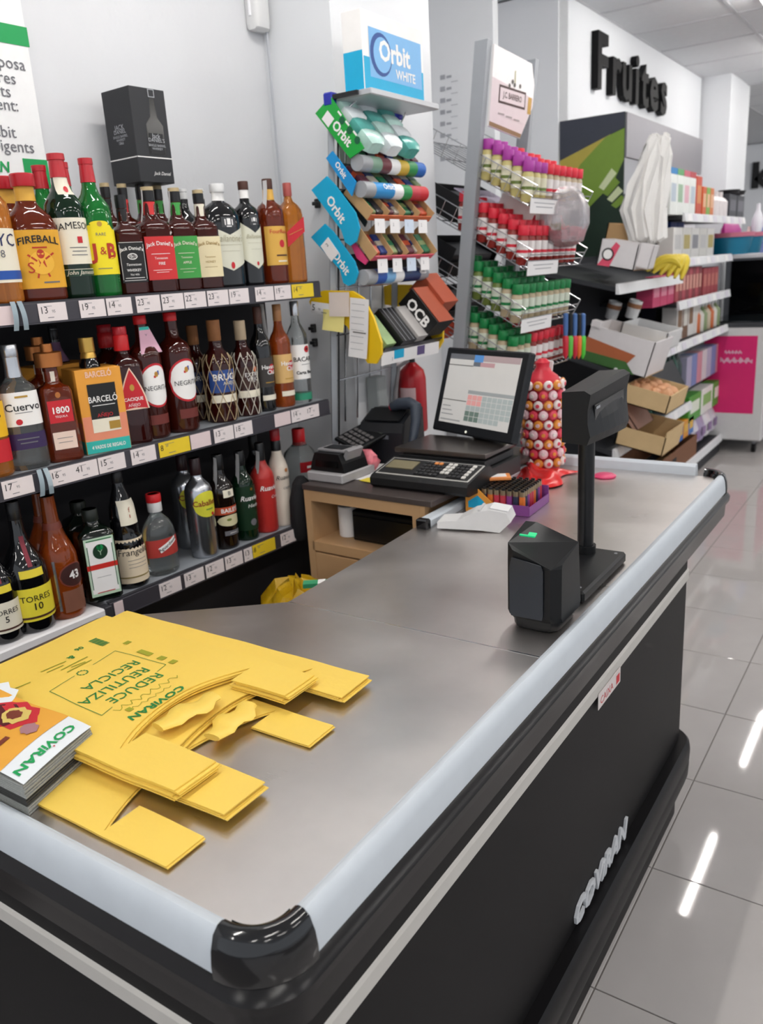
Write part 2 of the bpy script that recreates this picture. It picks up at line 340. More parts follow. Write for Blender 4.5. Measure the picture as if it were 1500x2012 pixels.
# ------------------------------------------------------------------ bottles
def place(px, ytop, wpx, s, z):
    u = bis(lambda u: project(shelf_pt(s, u, z))[0]-px, -.2, 2.6)
    h = bis(lambda h: project(shelf_pt(s, u, z+h))[1]-ytop, .02, .9)
    p = shelf_pt(s, u, z+.1); dep = (p-EYEV).dot(CF)
    return u, h, wpx*dep/FPX
class Bottle:
    """body profile: list of (z fraction, radius fraction of half width); p = squareness; dr = depth ratio"""
    def __init__(b, name, label, px, ytop, wpx, tier, prof, glass, p=2, dr=1, row=0, group='bottles on the liquor shelf', zs=None, turn=None, n=24, h=None, s=None):
        z = ZS[tier] if zs is None else zs
        if turn is None: turn = -.34 if p > 3.4 else -.08
        s = (SF-.055-.105*row) if s is None else s
        u, hh, w_ = place(px, ytop, wpx, s, z); h = h or hh; b.h = h; b.w = w_; b.p = p; b.dr = dr; b.prof = prof
        b.t = thing(name, label, 'bottle', Matrix.Translation(shelf_pt(s, u, z+.0005)) @ RZ(math.pi/2+TH+turn), group)
        if glass:
            m = MB(); m.loft([ring(zf*h, rf*w_/2, rf*w_/2*dr, p if rf > .55 else 2+(p-2)*max(0, (rf-.35)/.2), n) for zf, rf in prof], glass); m.build('body', b.t)
    def rad(b, zf):
        P = b.prof
        for (z0, r0), (z1, r1) in zip(P, P[1:]):
            if z0 <= zf <= z1 and z1 > z0: return (r0+(r1-r0)*(zf-z0)/(z1-z0))*b.w/2
        return P[-1][1]*b.w/2
    def surf(b, a, zf, off):
        r = b.rad(zf); z = zf*b.h
        if b.p > 3.4: return (a, -(r*b.dr*1.0+off), z)
        t = max(-1.5, min(1.5, a/r)); c, q = math.sin(t), math.cos(t); k = (abs(c)**b.p+abs(q)**b.p)**(-1/b.p); return ((r*k+off)*c, -(r*b.dr*k+off)*q, z)
    def cap(b, z0, z1, rf, m, name='cap', prof=None, n=18):
        mb = MB(); h = b.h; R = rf*b.w/2
        mb.lathe(prof or [(z0*h, R*.97), (z0*h+.002, R), (z1*h-.002, R), (z1*h, R*.93)], m, n); return mb.build(name, b.t)
    def band(b, z0, z1, m, name='neck_label', off=.0007, n=24):
        mb = MB(); zz = [z0+(z1-z0)*i/4 for i in range(5)]
        mb.loft([ring(q*b.h, b.rad(q)+off, b.rad(q)*b.dr+off, b.p if b.rad(q)/(b.w/2) > .55 else 2, n) for q in zz], m, (False, False)); return mb.build(name, b.t)
    def label(b, z0, z1, wf, m, prints=(), shape='rect', name='label', off=.0007, rim=None, cx=0):
        """wf = label width as a fraction of the bottle width (arc length)"""
        mb = MB(); hw = wf*b.w/(4 if b.p > 3.4 else 2); zc = (z0+z1)/2; hz = (z1-z0)/2
        def ext(u):
            if shape == 'oval': q = math.sqrt(max(0, 1-u*u)); return zc-hz*q, zc+hz*q
            if shape == 'tri': return z0, z0+2*hz*max(.02, (1-abs(u))**.6)
            if shape == 'chev': return z0+.55*hz*abs(u), z1-.55*hz*(1-abs(u))
            if shape == 'slant': return z0+hz*.5*(u+1), z1-hz*.5*(1-u)
            if shape == 'arch': return z0, z1-.18*hz*(0 if abs(u) < .45 else 1)
            return z0, z1
        def patch(k, o, mm):
            def fn(a, v):
                u = -1+2*a; lo, hi = ext(u); c = (lo+hi)/2; lo, hi = c+(lo-c)*k, c+(hi-c)*k
                return b.surf(cx*b.w+u*hw*k, lo+(hi-lo)*v, o)
            mb.grid(fn, 16, 4, mm)
        if rim: patch(1, off, rim); patch(.9, off+.0004, m)
        else: patch(1, off, m)
        for pr in prints:
            tx, fx, fz, sz, pm = pr[:5]; k = pr[5] if len(pr) > 5 else {}
            a0, q0 = cx*b.w+fx*hw, zc+fz*hz; S = sz*b.w*(.62 if b.p > 3.4 else 1); rot = k.get('rot', 0); cr, sr = math.cos(rot), math.sin(rot)
            o2 = off+.0010
            if tx == '#':     # bar of width/height
                W, Hh = k['w']*b.w/2, k['h']*b.w/2
                mb.grid(lambda a, v: b.surf(a0+((a-.5)*2*W)*cr-((v-.5)*2*Hh)*sr, q0+(((a-.5)*2*W)*sr+((v-.5)*2*Hh)*cr)/b.h, o2-.0003), 16, 1, pm)
            elif tx == 'o':   # disc
                W = k['w']*b.w/2; asp = k.get('asp', 1); nn = 20
                v = [b.surf(a0, q0, o2-.0002)]+[b.surf(a0+W*math.cos(6.2832*i/nn), q0+W*asp*math.sin(6.2832*i/nn)/b.h, o2-.0002) for i in range(nn)]
                mb.add(v, [(0, i+1, (i+1) % nn+1) for i in range(nn)], pm)
            else:
                arc = k.get('arc', 0)
                def wp(x, y, z):
                    x, y = x*cr-y*sr, x*sr+y*cr
                    return b.surf(a0+x, q0+(y-arc*x*x/b.w)/b.h, o2)
                mb.text(tx, S, pm, bold=k.get('b', 0), shear=k.get('sh', 0), sx=k.get('sx', 1), warp=wp)
        return mb.build(name, b.t)
    def seal(b, z0, z1, side=-1, m=None):
        mb = MB(); r = b.rad(z1)+.004
        mb.grid(lambda a, v: (side*(r+(1-v)**2*.012)+(a-.5)*.004, -r*.6+(a-.5)*.022, (z0+(z1-z0)*v)*b.h), 2, 6, m or PAPER); mb.build('tax_seal', b.t)

def glass(n, c, tr=.55, rough=.05): return mat('glass_'+n, c, rough, trans=tr, ior=1.36, noise=(3, .02), coat=.3)
AMBER = glass('amber', '#b4521a', .6); AMBER_D = glass('dark_amber', '#7a2c10', .5); AMBER_L = glass('light_amber', '#d8862c', .7); BROWN = glass('brown', '#4a1810', .4)
GREENG = glass('green', '#1f8f3c', .6); GREEN_D = glass('dark_green', '#0d2a18', .3); BLACKG = mat('glass_black', '#0b0b0e', .07, coat=.5); CLEAR = glass('clear', '#eef4f4', .95); RUM = glass('dark_rum', '#3a0f0c', .35)
REDC = mat('red_cap', '#b8202c', .3); REDB = mat('bright_red_cap', '#d8242a', .35); BLKC = mat('black_cap', '#141416', .3); TANC = mat('tan_cap', '#b9a57e', .5); CORK = mat('cork', '#8a5a34', .7, noise=(60, .15)); WOODC = mat('dark_wood_cap', '#4a2a20', .5)
SILVER = mat('silver_foil', '#c4c6ca', .25, .9); COPPER = mat('copper_stopper', '#b87440', .35, .7); GOLDC = mat('gold_cap', '#c9a352', .3, .7)
P_ROUND = [(0, .9), (.012, .985), (.03, 1), (.62, 1), (.68, .93), (.74, .66), (.79, .42), (.84, .36), (.94, .34), (.97, .36), (1, .33)]
P_TALL = [(0, .9), (.012, .985), (.03, 1), (.60, 1), (.655, .95), (.70, .78), (.75, .52), (.80, .40), (.9, .35), (1, .33)]
P_SQ = [(0, .9), (.012, .99), (.03, 1), (.60, 1), (.63, .97), (.665, .8), (.70, .46), (.74, .38), (.82, .37), (.86, .36), (1, .33)]
P_SHOULD = [(0, .9), (.015, .985), (.03, 1), (.64, 1), (.70, .97), (.745, .82), (.775, .55), (.80, .40), (.88, .36), (1, .34)]
P_BULGE = [(0, .82), (.02, .96), (.06, .99), (.30, 1), (.44, 1), (.52, .93), (.60, .68), (.68, .42), (.76, .33), (.9, .29), (1, .29)]

# --- top tier, front row
b = Bottle('whisky_bottle', 'cut-off amber whisky bottle with a white and blue label, far left of the top shelf', 2, 300, 92, 0, P_ROUND, AMBER_L)
b.label(.14, .50, 1.5, CREAM, [('DYC', .0, .55, .36, mat('navy_print', '#27305a', .5)), ('8', .0, .05, .22, GREY_INK), ('#', 0, -.72, 0, BLUEP, dict(w=1.5, h=.18))]); b.cap(.9, 1.0, .40, BLKC)
FBY = mat('fireball_label', '#e0a52c', .6, noise=(9, .25)); FBR = mat('label_red', '#b5331c', .5)
P_FB = [(0, .92), (.012, .99), (.03, 1), (.55, 1), (.61, .97), (.67, .82), (.72, .60), (.76, .43), (.80, .38), (.86, .37), (1, .37)]
def fireball(px, yt, row, lab):
    b = Bottle('whisky_bottle', lab, px, yt, 96, 0, P_FB, AMBER_D, p=3.2, dr=.72, row=row, turn=-.25)
    b.band(.79, .92, mat('neck_gold', '#d8a53f', .5, noise=(14, .3))); b.cap(.9, 1.0, .47, REDC)
    if row == 0:
        b.label(.10, .56, 1.3, FBY, [('FIREBALL', 0, .68, .19, INK, dict(b=.02, arc=.4)), ('o', 0, -.12, 0, mat('label_sun', '#e9b23a', .5), dict(w=.46)), ('o', 0, .18, 0, FBR, dict(w=.15, asp=1.2)), ('#', 0, -.05, 0, FBR, dict(w=.11, h=.28, rot=.2)),
            ('#', -.25, .05, 0, FBR, dict(w=.2, h=.035, rot=-.7)), ('#', .25, .1, 0, FBR, dict(w=.2, h=.035, rot=.6)), ('#', .1, -.4, 0, FBR, dict(w=.035, h=.26, rot=.4)), ('#', -.12, -.42, 0, FBR, dict(w=.035, h=.26, rot=-.3)), ('#', 0, .40, 0, FBR, dict(w=.28, h=.03)), ('S', -.32, -.30, .3, FBR), ('#', .2, -.8, 0, GREY_INK, dict(w=.3, h=.03))])
fireball(84, 342, 0, 'amber bottle with a red cap and a ragged gold label of a red dragon')
fireball(46, 348, 1.1, 'amber bottle with red cap and gold neck, just behind the dragon-label bottle')
fireball(20, 354, 2.0, 'amber bottle with red cap and gold neck, hindmost of three by the poster')
# green whiskey with a cream label
b = Bottle('whiskey_bottle', 'dark green whiskey bottle with a cream label and tall red capsule', 153, 303, 74, 0, P_TALL, GREEN_D)
b.label(.24, .56, 1.65, CREAM, [('JAMESON', .0, .66, .245, INK, dict(arc=.25)), ('#', .05, .05, 0, REDP, dict(w=.14, h=.16)), ('#', 0, -.28, 0, GREY_INK, dict(w=.5, h=.02)), ('#', 0, -.44, 0, GREY_INK, dict(w=.4, h=.02)), ('#', 0, -.6, 0, GREY_INK, dict(w=.45, h=.02))])
b.label(.155, .205, 1.65, mat('dark_green_label', '#17392a', .5), [('John Jameson', 0, 0, .15, CREAM, dict(sh=.3)), ('#', 0, .95, 0, CREAM, dict(w=1.5, h=.012))], name='lower_label')
b.label(.72, .84, .5, CREAM, [('o', 0, -.4, 0, REDP, dict(w=.12, asp=1.3))], name='neck_label'); b.cap(.84, 1.0, .40, REDC, prof=[(b.h*.84, b.w*.215), (b.h*.955, b.w*.195), (b.h*.958, b.w*.225), (b.h, b.w*.22)])
def green_jb(px, yt, row, lab, front=False):
    b = Bottle('whisky_bottle', lab, px, yt, 68, 0, P_TALL, GREENG, row=row, turn=-.36)
    b.cap(.83, 1.0, .41, REDC, prof=[(b.h*.83, b.w*.21), (b.h*.955, b.w*.185), (b.h*.958, b.w*.2), (b.h, b.w*.2)])
    if front:
        b.label(.16, .52, 1.7, mat('lemon_label', '#f2dd1c', .5), [('J', -.26, -.08, .56, FBR, dict(b=.035)), ('B', .30, -.08, .56, FBR, dict(b=.035)), ('&', .0, -.05, .30, FBR), ('RARE', 0, .62, .12, GREY_INK), ('#', 0, -.75, 0, GREY_INK, dict(w=.4, h=.02))], shape='arch')
        b.label(.51, .55, .55, mat('lemon_label', '#f2dd1c', .5), [('o', 0, -.2, 0, GOLD, dict(w=.14))], name='crest', shape='oval')
    else: b.seal(.7, .98)
green_jb(207, 312, 0, 'green whisky bottle with a lemon yellow label and large red initials', True)
green_jb(118, 326, 1.3, 'bright green bottle with red capsule, left behind the cream-label whiskey')
green_jb(160, 320, 1.0, 'bright green bottle with red capsule, right behind the cream-label whiskey')
# four square tennessee bottles
def square_jd(px, yt, wpx, lab, body, lm, pm, neck, cap, lines, row=0, h=None, s=None):
    b = Bottle('whiskey_bottle', lab, px, yt, wpx, 0, P_SQ, body, p=7, row=row, h=h, s=s)
    if neck: b.band(.74, .86, neck)
    mb = MB(); r = b.w/2*.40; h = b.h
    mb.lathe([(.87*h, r), (.965*h, r*1.02)], BLKC); mb.build('cap', b.t)
    mb = MB(); mb.lathe([(.965*h, r*.97), (1.0*h, r*.97)], cap); mb.build('cap_top', b.t)
    if lm: b.label(.12, .53, 1.86, lm, [('Jack Daniel\'s', 0, .68, .27, pm, dict(b=.012, arc=.35))]+lines)
    return b
JW = [('#', 0, .1, 0, WHITE, dict(w=.55, h=.02))]
b = square_jd(262, 384, 54, 'square whiskey bottle with a black label and white lettering', BROWN, mat('jd_black', '#141416', .5), WHITE, mat('jd_black', '#141416', .5), BLKC,
    [('o', 0, .28, 0, WHITE, dict(w=.36, asp=.62)), ('o', 0, .28, 0, INK, dict(w=.31, asp=.55)), ('No.7', 0, .28, .2, WHITE), ('Tennessee', 0, -.12, .21, WHITE, dict(sh=.3)), ('WHISKEY', 0, -.4, .2, WHITE, dict(b=.01)), ('70cl 40%', 0, -.62, .15, WHITE), ('#', 0, -.78, 0, WHITE, dict(w=.7, h=.02)), ('#', 0, -.9, 0, WHITE, dict(w=.8, h=.015)), ('#', -.93, 0, 0, WHITE, dict(w=.012, h=1.2)), ('#', .93, 0, 0, WHITE, dict(w=.012, h=1.2)), ('#', 0, .97, 0, WHITE, dict(w=.85, h=.012))])
b = square_jd(315, 368, 62, 'square whiskey bottle with a bright red label', BROWN, mat('jd_red', '#cc2f30', .5), WHITE, mat('jd_red', '#cc2f30', .5, noise=(20, .2)), TANC,
    [('#', 0, .2, 0, WHITE, dict(w=.6, h=.015)), ('Tennessee', 0, 0, .16, WHITE), ('FIRE', 0, -.25, .19, WHITE, dict(b=.01)), ('#', 0, -.55, 0, WHITE, dict(w=.6, h=.012)), ('#', 0, -.65, 0, WHITE, dict(w=.4, h=.012))])
b.seal(.66, .97, -1)
b = square_jd(365, 370, 55, 'square whiskey bottle with an apple green label', BROWN, mat('jd_green', '#3f9a45', .5), CREAM, mat('jd_green', '#3f9a45', .5, noise=(20, .2)), TANC,
    [('#', 0, .2, 0, CREAM, dict(w=.6, h=.015)), ('Tennessee', 0, 0, .16, CREAM), ('APPLE', 0, -.25, .19, CREAM, dict(b=.01)), ('#', 0, -.55, 0, CREAM, dict(w=.6, h=.012)), ('#', 0, -.7, 0, CREAM, dict(w=.4, h=.012))])
b.seal(.66, .97, -1)
b = square_jd(410, 374, 52, 'square whiskey bottle with a pale cream label', BROWN, mat('jd_cream', '#e6d8b0', .5), mat('jd_ochre', '#9a7b3c', .5), CREAM, TANC,
    [('Tennessee', 0, 0, .16, mat('jd_ochre', '#9a7b3c', .5)), ('HONEY', 0, -.25, .19, mat('jd_ochre', '#9a7b3c', .5)), ('#', 0, -.5, 0, mat('jd_ochre', '#9a7b3c', .5), dict(w=.5, h=.012))])
# back row that carries the black carton
BOXS = -1.975; ub, zb = on_shelf(276, 364, BOXS); BH = zb-ZS[0]
for q, (px, ca, nk) in enumerate(((236, TANC, mat('jd_black', '#141416', .5)), (268, TANC, mat('jd_red', '#cc2f30', .5)), (302, BLKC, mat('jd_green', '#3f9a45', .5)), (334, TANC, mat('jd_green', '#3f9a45', .5)))):
    square_jd(px, 380, 46, ('square whiskey bottle with a black neck band under the left of the black carton', 'square whiskey bottle with a red neck band under the middle of the black carton', 'square bottle with black cap and green neck under the right of the black carton', 'square bottle with tan cap and green neck beside the black carton')[q], BROWN, None, None, nk, ca, [], h=BH, s=BOXS)
for q, px in enumerate((366, 398)):
    b = Bottle('whisky_bottle', ('dark bottle with white shoulder and black collar behind the green-label bottle', 'dark bottle with white shoulder and black collar behind the cream-label bottle')[q], px+15, 372, 48, 0, P_ROUND, BLACKG, row=1.4)
    b.band(.86, .90, BLKC, 'collar'); b.cap(.9, 1, .36, WHITE_PL)
# two brown scotch bottles with cream chevron labels
def ball(px, yt, wpx, lab, dr, capm):
    b = Bottle('whisky_bottle', lab, px, yt, wpx, 0, [(0, .92), (.012, .99), (.03, 1), (.62, 1), (.69, .97), (.75, .85), (.80, .6), (.835, .34), (.87, .30), (1, .29)] if wpx > 60 else P_SHOULD, BLACKG, p=2.6, dr=dr)
    cl = mat('scotch_cream', '#d9d8c6', .55)
    b.label(.16, .64, 1.5, cl, [('Ballantine\'s', 0, .30, .22, mat('faint_gold', '#a9a488', .5), dict(sh=.3, sx=.8)), ('#', 0, .05, 0, mat('faint_gold', '#a9a488', .5), dict(w=.7, h=.008)), ('o', 0, -.78, 0, REDP, dict(w=.11, asp=1.4)), ('#', 0, -.2, 0, mat('faint_gold', '#a9a488', .5), dict(w=.5, h=.008))], shape='chev')
    b.label(.58, .68, .4, mat('crest_grey', '#3a3b3e', .5), [('#', 0, .1, 0, WHITE, dict(w=.1, h=.14)), ('#', -.5, 0, 0, WHITE, dict(w=.03, h=.13)), ('#', .5, 0, 0, WHITE, dict(w=.03, h=.13)), ('#', 0, -.8, 0, WHITE, dict(w=.14, h=.025))], name='crest')
    b.band(.84, .93, WHITE, 'neck_sleeve'); b.cap(.92, 1, .34 if wpx > 60 else .40, capm); return b
ball(447, 362, 84, 'large dark scotch bottle with a cream chevron label, wider of the pair', .6, WHITE_PL)
ball(497, 357, 50, 'dark scotch bottle with a cream chevron label and brown cap, narrower of the pair', .9, WOODC)
b = Bottle('bourbon_bottle', 'amber bourbon bottle with a tan label and red flower mark', 543, 352, 54, 0, P_SHOULD, AMBER_D)
b.label(.18, .55, 1.25, mat('tan_label', '#d8a84a', .5), [('FourRoses', 0, .72, .2, REDP), ('o', 0, .1, 0, REDP, dict(w=.22, asp=1.2)), ('#', 0, -.5, 0, WOODC, dict(w=.5, h=.05)), ('#', 0, -.8, 0, CREAM, dict(w=.4, h=.05))]); b.band(.8, .9, mat('tan_label', '#d8a84a', .5)); b.cap(.9, 1, .37, WOODC); b.seal(.72, .98)
b = Bottle('whisky_bottle', 'square amber whisky bottle with a slanted red label, rightmost on the top shelf', 580, 360, 42, 0, [(0, .92), (.012, .99), (.03, 1), (.68, 1), (.73, .94), (.78, .7), (.82, .4), (.86, .34), (1, .33)], AMBER_L, p=6)
b.label(.36, .66, 1.86, REDP, [('#', 0, 0, 0, GOLD, dict(w=.75, h=.02, rot=.35))], shape='slant'); b.cap(.87, 1, .40, mat('red_gold_cap', '#a8504a', .4))
# black carton on top of the square bottles
bx = thing('gift_carton', 'tall black whiskey gift carton standing on the bottle caps', 'box', Matrix.Translation(shelf_pt(BOXS, on_shelf(276, 300, BOXS)[0], zb+.001)) @ RZ(math.pi/2+TH))
bh = on_shelf(266, 176, BOXS+.03)[1]-zb; bw = .118; CB = mat('black_carton', '#26272b', .55); CB2 = mat('black_window', '#070708', .15)
a = MB(); a.box((bw, bw, bh), CB, (0, 0, bh/2), bev=.0015); a.build('carton', bx)
a = MB(); F = frame((0, -bw/2-.0006, 0), (1, 0, 0), (0, 0, 1))
a.add([(x*bw, z*bh, 0) for x, z in ((-.14, .30), (.34, .30), (.34, .62), (.2, .70), (.16, .90), (.04, .90), (0, .70), (-.14, .62))], [tuple(range(8))], CB2, F); a.build('window', bx)
a = MB(); SV = mat('silver_print', '#a9abb0', .4)
a.quad(bw*1.0, .0028, WHITE, F @ T(0, bh*.27, .0004))
a.text('Jack Daniel', .0125, WHITE, F @ T(bw*.15, bh*.10, .0006), shear=.35)
for q, (tx, z, sz) in enumerate((('Jack', .50, .017), ('DANIEL\'S', .455, .0135), ('SINGLE BARREL', .40, .0085), ('WHISKEY', .365, .0085))): a.text(tx, sz, SV, F @ T(bw*.10, bh*z, .0008))
a.add([(bw*x, bh*z, .0007) for x, z in ((-.1, .31), (.3, .31), (.3, .53), (-.1, .53))], [(0, 1, 2, 3)], mat('dark_label', '#1b1b1e', .5), F)
a.quad(bw*.18, .02, SV, F @ T(bw*.1, bh*.95, .0006)); a.quad(bw*.14, .016, CB, F @ T(bw*.1, bh*.95, .0009))
a.build('front_print', bx); a = MB(); F2 = frame((-bw/2-.0006, 0, 0), (0, -1, 0), (0, 0, 1)); a.quad(bw, .0028, WHITE, F2 @ T(0, bh*.27, .0002))
for tx, z, sz in (('JACK', .60, .017), ('DANIEL', .555, .015), ('SINGLE BARREL', .505, .009), ('WHISKEY', .47, .009), ('1866', .435, .011)): a.text(tx, sz, SV, F2 @ T(0, bh*z, .0004))
a.build('side_print', bx)

# --- middle tier
b = Bottle('tequila_bottle', 'cut-off gold tequila bottle with yellow and red label at the left edge', -12, 690, 74, 1, P_SHOULD, AMBER_L, p=3)
b.label(.32, .60, 1.3, mat('tequila_yellow', '#eab516', .5), [('o', .3, .2, 0, INK, dict(w=.12))]); b.label(.12, .30, 1.5, REDP, [], name='lower_label'); b.cap(.86, 1, .4, GOLDC)
b = Bottle('tequila_bottle', 'clear tequila bottle with silver capsule and purple band', 60, 677, 76, 1, [(0, .9), (.02, .99), (.05, 1), (.62, .92), (.66, .86), (.70, .6), (.74, .42), (.80, .37), (1, .36)], CLEAR, p=3, dr=.8, turn=-.3)
b.label(.36, .63, 1.1, WHITE, [('Cuervo', 0, .1, .27, INK, dict(b=.01)), ('#', 0, .72, 0, GOLD, dict(w=.3, h=.05)), ('#', 0, -.22, 0, GREY_INK, dict(w=.4, h=.015)), ('o', -.25, -.75, 0, REDP, dict(w=.15))]); b.label(.17, .30, 1.5, mat('purple_band', '#33224f', .5), [('#', 0, .3, 0, GREY_INK, dict(w=.5, h=.03)), ('#', 0, -.2, 0, GREY_INK, dict(w=.4, h=.03))], name='band')
b.band(.74, .9, SILVER, 'foil'); b.cap(.9, 1, .40, SILVER)
def stop1800(px, yt, row, lab):
    b = Bottle('tequila_bottle', lab, px, yt, 66, 1, [(0, .92), (.015, .99), (.03, 1), (.60, .90), (.635, .82), (.66, .5), (.68, .42), (.80, .40), (.82, .40)], AMBER_D, p=6, row=row)
    mb = MB(); h, r = b.h, b.w/2; mb.lathe([(.80*h, r*.40), (.81*h, r*.78), (.925*h, r*.78), (.93*h, r*.74), (.935*h, r*.34), (1.0*h, r*.32)], COPPER); mb.build('stopper', b.t); b.band(.685, .77, mat('white_seal', '#e6dccf', .5), 'neck_seal')
    if not row:
        b.label(.34, .53, 1.35, REDP, [('1800', 0, .1, .42, WHITE, dict(b=.02)), ('TEQUILA', 0, -.45, .14, WHITE)]); b.label(.11, .26, 1.3, mat('blush_paper', '#e6cdbf', .6), [('#', 0, .3, 0, GREY_INK, dict(w=.45, h=.015)), ('#', 0, -.2, 0, GREY_INK, dict(w=.4, h=.015))], name='lower_label'); b.label(.55, .60, .3, COPPER, [], shape='oval', name='medallion')
stop1800(128, 676, 0, 'tequila bottle with a copper stopper and red label, number in white')
stop1800(110, 663, 1.25, 'tequila bottle behind the red-label one, only its copper stopper showing')
# rum carton with window and the bottle inside
u, h, _ = place(205, 722, 60, SF-.06, ZS[1]); cw = .112
bc = thing('rum_carton', 'orange beach-print rum carton with a window, holding a gold-capped bottle', 'box', Matrix.Translation(shelf_pt(SF-.066, u, ZS[1]+.0005)) @ RZ(math.pi/2+TH-.30))
OR = mat('orange_carton', '#e9a13c', .5, noise=(5, .2)); PKC = mat('peach_carton', '#e58f70', .5); TEAL = mat('teal_carton', '#2fb3a8', .5)
a = MB(); a.box((cw, cw, h), OR, (0, 0, h/2), bev=.001); a.build('carton', bc)
a = MB(); F = frame((0, -cw/2-.0006, 0), (1, 0, 0), (0, 0, 1)); a.quad(cw*.98, h*.30, PKC, F @ T(0, h*.30, 0)); a.quad(cw*.98, h*.15, TEAL, F @ T(0, h*.08, .0003))
a.text('BARCELÓ', .020, mat('pink_print', '#f0c9b6', .5), F @ T(0, h*.935, .0006), sx=.75, bold=.02); a.text('4 VASOS DE REGALO', .0125, WHITE, F @ T(0, h*.075, .0008), sx=.72, bold=.02)
a.build('front_print', bc); a = MB(); F2 = frame((-cw/2-.0006, 0, 0), (0, -1, 0), (0, 0, 1)); a.quad(cw*.98, h*.2, PKC, F2 @ T(0, h*.28, 0)); a.quad(cw*.98, h*.15, TEAL, F2 @ T(0, h*.08, .0003))
for q in range(5): a.add([(.0, h*.56, .0006), (.03*math.cos(.5+q*.5), h*.56+.03*math.sin(.5+q*.5), .0006), (.034*math.cos(.62+q*.5), h*.56+.026*math.sin(.62+q*.5), .0006)], [(0, 1, 2)], mat('palm_green', '#3c7a3a', .5), F2)
a.quad(.006, .06, mat('palm_trunk', '#7a5a34', .6), F2 @ T(.001, h*.43, .0005)); a.build('side_print', bc)
a = MB(); a.quad(cw*.62, h*.47, INK, F @ T(cw*.02, h*.59, .0005)); a.quad(cw*.62, h*.16, CREAM, F @ T(cw*.02, h*.33, .0009)); a.text('BARCELÓ', .021, WHITE, F @ T(cw*.02, h*.64, .0012), sx=.8, bold=.01); a.text('AÑEJO', .013, REDP, F @ T(cw*.02, h*.45, .0012)); a.quad(cw*.5, .0016, WHITE, F @ T(cw*.02, h*.57, .0012)); a.quad(cw*.25, .02, GOLD, F @ T(cw*.2, h*.32, .0012)); a.build('window', bc)
ht = bis(lambda q: project(shelf_pt(SF-.066, u, ZS[1]+q))[1]-664, .1, .6)
a = MB(); a.lathe([(h, .021), (h+.03, .019), (ht-.035, .0165), (ht-.034, .0185), (ht, .018)], GOLDC); a.lathe([(h-.002, .026), (h+.012, .024), (h+.028, .0175)], BLACKG); a.build('bottle_neck', bc)
u2 = place(80, 725, 60, SF-.19, ZS[1])[0]
bc2 = thing('rum_carton', 'second orange rum carton, half hidden behind the copper-stopper bottle', 'box', Matrix.Translation(shelf_pt(SF-.235, u2+.11, ZS[1]+.0005)) @ RZ(math.pi/2+TH))
a = MB(); a.box((.17, .11, h*1.02), OR, (0, 0, h*.51), bev=.001); a.build('carton', bc2); a = MB(); a.quad(.16, h*.2, PKC, frame((0, -.0556, h*.3), (1, 0, 0), (0, 0, 1))); a.build('print', bc2)
def purple(px, yt, lab):
    b = Bottle('liqueur_bottle', lab, px, yt, 50, 1, P_ROUND, BLACKG, row=2.0); b.band(.66, .86, mat('mauve_sleeve', '#8d6a8c', .5, noise=(8, .2)), 'sleeve'); b.cap(.88, 1, .36, BLKC)
purple(140, 640, 'dim dark bottle with a mauve sleeve behind the orange rum carton')
def cacique(px, yt, row, lab):
    b = Bottle('rum_bottle', lab, px, yt, 64, 1, [(0, .92), (.012, .99), (.03, 1), (.66, .86), (.70, .8), (.735, .55), (.77, .38), (.80, .36), (.83, .36), (1, .34)], RUM, p=5, row=row)
    b.cap(.80, .93, .46, REDB, 'collar'); b.cap(.93, 1.0, .42, REDC)
    if not row: b.label(.30, .66, 1.8, REDP, [('CACIQUE', 0, -.50, .22, WHITE, dict(b=.02)), ('AÑEJO', 0, -.78, .2, WHITE), ('o', 0, .05, 0, GOLD, dict(w=.14, asp=1.4))], shape='tri', rim=mat('pale_pink', '#ecd2bd', .5))
cacique(266, 642, 0, 'square dark rum bottle with a red pointed-arch label')
cacique(236, 638, 1.2, 'dark rum bottle with red cap behind the pointed-arch label bottle')
def negrita(px, yt, wpx, lab, tagged):
    b = Bottle('rum_bottle', lab, px, yt, wpx, 1, P_SHOULD, BROWN)
    b.label(.26, .62, 1.15, WHITE, [('NEGRITA', 0, -.12, .2, INK), ('o', 0, .50, 0, mat('skin_ochre', '#b98a3c', .5), dict(w=.13, asp=1.3)), ('#', .12, .56, 0, BLUEP, dict(w=.06, h=.13)), ('#', -.1, .40, 0, REDP, dict(w=.07, h=.07))], shape='oval', rim=REDP)
    b.label(.12, .2, .7, mat('dim_red', '#6a2a24', .5), [], name='lower_label'); b.cap(.93, 1, .40, REDB)
    if tagged:
        m = MB(); m.loft([[(x*sx, y, z) for sx in (-1, 1) for y in (-.004, -.001)][:4] for x, y, z in ()] or [[(-.03, -.034, .70*b.h), (.034, -.034, .70*b.h), (.034, -.032, .70*b.h), (-.03, -.032, .70*b.h)], [(-.020, -.024, .91*b.h), (.008, -.024, .91*b.h), (.008, -.022, .91*b.h), (-.020, -.022, .91*b.h)]], mat('pink_tag', '#d9a9bd', .5), smooth=False)
        m.add([(-.021, -.0252, .885*b.h), (.009, -.0252, .885*b.h), (.008, -.0250, .91*b.h), (-.020, -.0250, .91*b.h)], [(0, 1, 2, 3)], TEAL); m.text('Y', .012, GREY_INK, frame((-.004, -.0275, .84*b.h), (1, 0, 0), (0, 0, 1))); m.build('neck_tag', b.t)
negrita(306, 620, 62, 'dark rum bottle with a white oval label and a pink neck tag', True)
negrita(362, 614, 64, 'dark rum bottle with a white oval label and a plain neck', False)
NET = mat('net_cord', '#b9a37e', .7)
